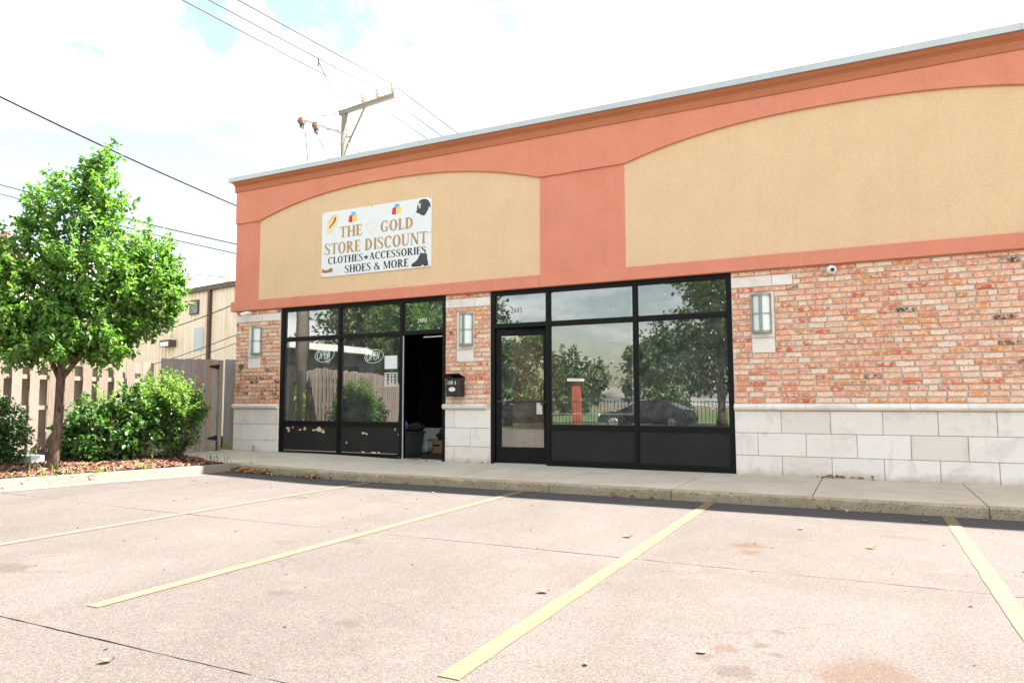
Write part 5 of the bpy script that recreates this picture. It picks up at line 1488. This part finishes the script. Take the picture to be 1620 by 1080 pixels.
def big_tree(x, y, h, r, mat, label, seed, low=.42, n=230, leaf=.30, group=None):
    t = thing("street_tree", label, "tree", (x, y, -.2), group)
    rr = random.Random(seed)
    bl_ = []
    for k in range(9):
        a = rr.uniform(0, 6.28); q = rr.uniform(.15, .75) * r
        bl_.append((x + q * math.cos(a), y + q * math.sin(a), h * rr.uniform(low, .88), r * rr.uniform(.34, .52)))
    limbs("trunk", (x, y, -.3), h * .5, .05 * h * .55, [b[:3] for b in bl_[:5]], "bark", t)
    foliage("crown", bl_, n, 26, r * .35, leaf, mat, t, seed, up=.3, spread=r * .07, inner=.4)
    return t
big_tree(-3.4, -17.6, 8.2, 3.9, "leaf_street", "broad street tree on the verge between the lot and the parked car", 61, .46, 420, .22)
big_tree(-6.3, -25.2, 8.5, 3.2, "leaf_dark", "dark street tree beside the brick gate pillar", 62, .22, 420, .22)
big_tree(2.5, -23.5, 9.0, 4.2, "leaf_street", "tall street tree on the verge across the lot", 63, .3, 300, .26)
big_tree(-23.5, -20.5, 9.5, 4.0, "leaf_street", "tall tree rising behind the low dark house", 64, .3, 420, .26)
big_tree(-29, -12, 10.5, 4.6, "leaf_sprout", "light green tree beyond the roof of the low dark house", 65, .25, 420, .28)
big_tree(-20.5, -23.5, 10.0, 3.6, "leaf_dark", "dark tree between the low dark house and the street", 66, .25, 300, .26)
big_tree(-28, -4.5, 9.0, 3.6, "leaf_street", "tree beside the gable end of the low dark house", 67, .25, 300, .26)
for k, (x, y) in enumerate([(-34, -46), (-24, -50), (-15, -47), (-6, -52), (4, -48), (15, -50)]):
    big_tree(x, y, 4.4 + (k * 37 % 5) * .4, 3.4, "leaf_street", ["distant tree on the far lawn, farthest towards the dark house", "distant taller tree on the far lawn next to the farthest one", "distant tree on the far lawn behind the brick gate pillar", "distant tree on the far lawn behind the parked car", "distant tree on the far lawn right of the dark street tree", "distant tree on the far lawn nearest the end of the street"][k], 70 + k, .2, 200, .42, "trees on the far lawn")
pl = thing("brick_gate_pillar", "red brick gate pillar with white cap across the lot", "pillar", (-14, -25.5, 0))
MB().bbox(-14.2, -13.8, -25.75, -25.25, -.35, 2.05, .01).build("pillar_shaft", "red_brick_plain", pl); MB().bbox(-14.38, -13.62, -25.88, -25.12, 2.051, 2.2, .03).build("pillar_cap", "house_white", pl)
rf = thing("iron_fence", "low black railing along the verge behind the lot", "fence", (-8, -18.5, -.17))
for z in (.05, .95): MB().beam((-16, -18.6, z), (0, -18.6, z), .03, .03).build("rail", "black", rf)
me = MB().beam((0, 0, -.17), (0, 0, 1.0), .02, .02, (0, 1, 0))
bar0 = me.build("baluster", "black", rf); bar0.location = (-16, -18.6, 0)
for k in range(1, 107):
    b_ = bar0.copy(); COL.objects.link(b_); b_.location = (-16 + .15 * k, -18.6, 0)

# parked car
def parked_car(x, y, z, label):
    t = thing("parked_car", label, "car", (x, y, z))
    Lh, W = 2.25, .88
    low_ = [(-2.25, .42), (-2.2, .62), (-2.05, .78), (-1.1, .90), (1.35, .98), (2.0, .96), (2.2, .86), (2.25, .55), (2.15, .30), (-2.15, .28)]
    st = []
    for k in range(9):
        v = -1 + 2 * k / 8; s = 1 - .05 * v ** 4; yy = W * v
        st.append([(x + a * s, y + yy, z + b - .05 * abs(v) ** 5 * (b > .5)) for a, b in low_ + low_[:1]])
    mb = MB().sweep(None, st); n = len(low_)
    mb.f.append(tuple(range(n))); mb.f.append(tuple(8 * (n + 1) + i for i in range(n)))
    mb.build("body", "car_paint", t, smooth=True)
    cab = [(-1.15, .88), (-.35, 1.30), (.1, 1.38), (.75, 1.38), (1.2, 1.30), (1.85, .96)]
    st = []
    for k in range(7):
        v = -1 + 2 * k / 6
        st.append([(x + a, y + v * (.80 - .22 * max(0, (b - .9)) / .5), z + b) for a, b in cab])
    mb = MB().sweep(None, st); mb.f.append(tuple(range(6))); mb.f.append(tuple(36 + i for i in range(6))); mb.build("cabin", "car_paint", t, smooth=False)
    for sd in (-1, 1):
        yy = y + sd * .805
        for q in ([(-.85, .97), (-.33, 1.25), (.25, 1.31), (.25, .97)], [(.33, .97), (.33, 1.31), (.78, 1.31), (1.45, 1.0), (1.40, .97)]):
            MB().add([(x + a, y + sd * (.815 - .20 * max(0, (b - .9)) / .5), z + b) for a, b in q], [tuple(range(len(q)))]).build("side_window", "car_glass", t)
        for wx in (-1.38, 1.36):
            w = MB().lathe((x + wx, y + sd * .80, z + .32), [(.2, -.1 * sd), (.31, -.1 * sd), (.325, -.06 * sd), (.325, .06 * sd), (.30, .09 * sd)], 20, 'Y').build("wheel", "tyre", t)
            MB().lathe((x + wx, y + sd * .895, z + .32), [(.21, 0), (.2, .01 * sd), (.06, .02 * sd)], 12, 'Y').build("rim", "alu", w)
        MB().bbox(x + 1.86, x + 2.16, y + sd * .82 - .03, y + sd * .82 + .04, z + .68, z + .86, .02).build("tail_light", "tail", t)
        MB().bbox(x - 2.16, x - 1.95, y + sd * .74 - .06, y + sd * .74 + .06, z + .60, z + .72, .02).build("headlight", "lamp_glass", t)
parked_car(-9.2, -22.4, -.36, "black sedan parked on the street beyond the low railing, mirrored in the shop windows")

# ================================================================== FALLEN LEAVES
def fallen(x, y, mat, size, label, curl, ang):
    size *= .66; curl *= .4; x, y = (x * .97, -10.264 + (y + 10.264) * .97) if y < -2.2 else (x, y); ang += random.uniform(-.8, .8)
    z = lotz(x, y) if y < -2.13 else gz(x)
    vs, fs = [], []
    for i in range(6):
        t = i / 5; w = math.sin(math.pi * min(1, t * .92 + .06)) * .36
        for j in (-1, 0, 1):
            a = (t - .5) * size; b = j * w * size
            h = curl * size * (.9 * (abs(j) ** 2) * .45 + 1.6 * (t - .5) ** 2) + .003
            vs.append((x + a * math.cos(ang) - b * math.sin(ang), y + a * math.sin(ang) + b * math.cos(ang), z + .004 + h))
    for i in range(5):
        for j in range(2):
            p = i * 3 + j; fs.append((p, p + 1, p + 4, p + 3))
    tag(MB().add(vs, fs).build("fallen_leaf", mat, fix=False, smooth=True), label, "leaf", "single leaves fallen on the lot")
fallen(-1.87, -4.28, "pale_leaf", .12, "pale curled leaf lying beside the stall line below the large windows", .75, .3)
fallen(-.01, -3.9, "dry_leaf", .10, "red brown leaf in the stall before the brick wall", .9, .1)
fallen(-1.81, -6.2, "pale_leaf", .11, "pale leaf with brown edge near the stall line's outer half", .7, .6)
fallen(-3.11, -8.12, "pale_leaf", .085, "curled yellowish leaf by the outer joint of the lot", .9, 1.0)
fallen(.47, -2.32, "pale_leaf", .10, "cream leaf at the shadow's edge next to the stall line by the brick wall", .6, .0)
fallen(-.57, -3.25, "pale_leaf", .10, "flat cream leaf near the rust stain in the nearest stall", .5, .2)
fallen(-4.95, -2.55, "dry_leaf", .075, "small orange leaf close to the curb below the open doorway", .7, .5)
fallen(-1.16, -7.2, "pale_leaf", .055, "tiny pale leaf among the oil drips", .7, 2.2)
fallen(-.73, -6.82, "pale_leaf", .085, "flat white leaf beside the round oil spots", .15, .2)
fallen(-8.65, -3.1, "pale_leaf", .085, "yellow leaf in the gutter of the mulch bed", .8, .2)
fallen(-4.51, -3.76, "pale_leaf", .075, "pale leaf between the two long stall lines", .6, 1.2)
fallen(-6.2, -3.5, "dry_leaf", .10, "brown leaf on the faded stall line nearest the bed", .5, .4)
def litter(name, spots, mat, label):
    P = []
    for (cx, cy, n, sx_, sy_, h) in spots:
        for k in range(n):
            x_, y_ = random.gauss(cx, sx_), random.gauss(cy, sy_)
            if y_ > -2.14 and y_ < -1.9: y_ = -2.15 - random.random() * .1
            P.append((x_, y_, (lotz(x_, y_) if y_ < -2.13 else gz(x_)) + .006 + random.random() * h))
    P = np.array(P); n = len(P); r = np.random.default_rng(3)
    A = r.normal(size=(n, 3)); A[:, 2] *= .25
    N = r.normal(size=(n, 3)) * .4 + np.array([0, 0, 1.0])
    L = r.uniform(.035, .085, n)
    P[:, 2] += np.abs(L * .1)
    tag(leaf_mesh(name, P, A, N, L, L * .33, mat, None, fold=.3, droop=.15), label, "fallen leaves", kind='stuff')
litter("leaf_litter", [(-8.55, -2.22, 120, .22, .05, .045), (-8.2, -2.2, 40, .2, .04, .02), (-7.35, -2.2, 34, .14, .03, .02), (-6.3, -2.17, 8, .8, .02, .01), (-2.8, -2.17, 10, 1.4, .02, .008), (.4, -2.17, 8, 1.0, .02, .008), (-.42, -.03, 10, .06, .015, .01), (-.2, -.03, 8, .25, .01, .004), (-5.7, -.03, 5, .1, .015, .005), (-6.9, -.02, 8, .2, .01, .004)], "dry_leaf", "small drift of dry brown leaves swept against the curb end")
bits = MB()
for k in range(260):
    x_, y_ = random.uniform(-9.0, 3), random.uniform(-9.4, -2.3)
    if x_ < BX(y_) + .3: continue
    s_ = random.uniform(.004, .014); z_ = lotz(x_, y_) + .002; a_ = random.random() * 3
    bits.add([(x_ - s_, y_, z_), (x_ + s_ * math.cos(a_), y_ + s_ * math.sin(a_), z_), (x_ + s_ * .3, y_ + s_ * .8, z_ + s_ * .6), (x_ - s_ * .4, y_ - s_ * .5, z_ + s_ * .4)], [(0, 1, 2), (0, 2, 3), (0, 3, 1), (1, 3, 2)])
tag(bits.build("grit", "bark", fix=False), "scattered grit and twig bits on the lot", "grit", kind='stuff')
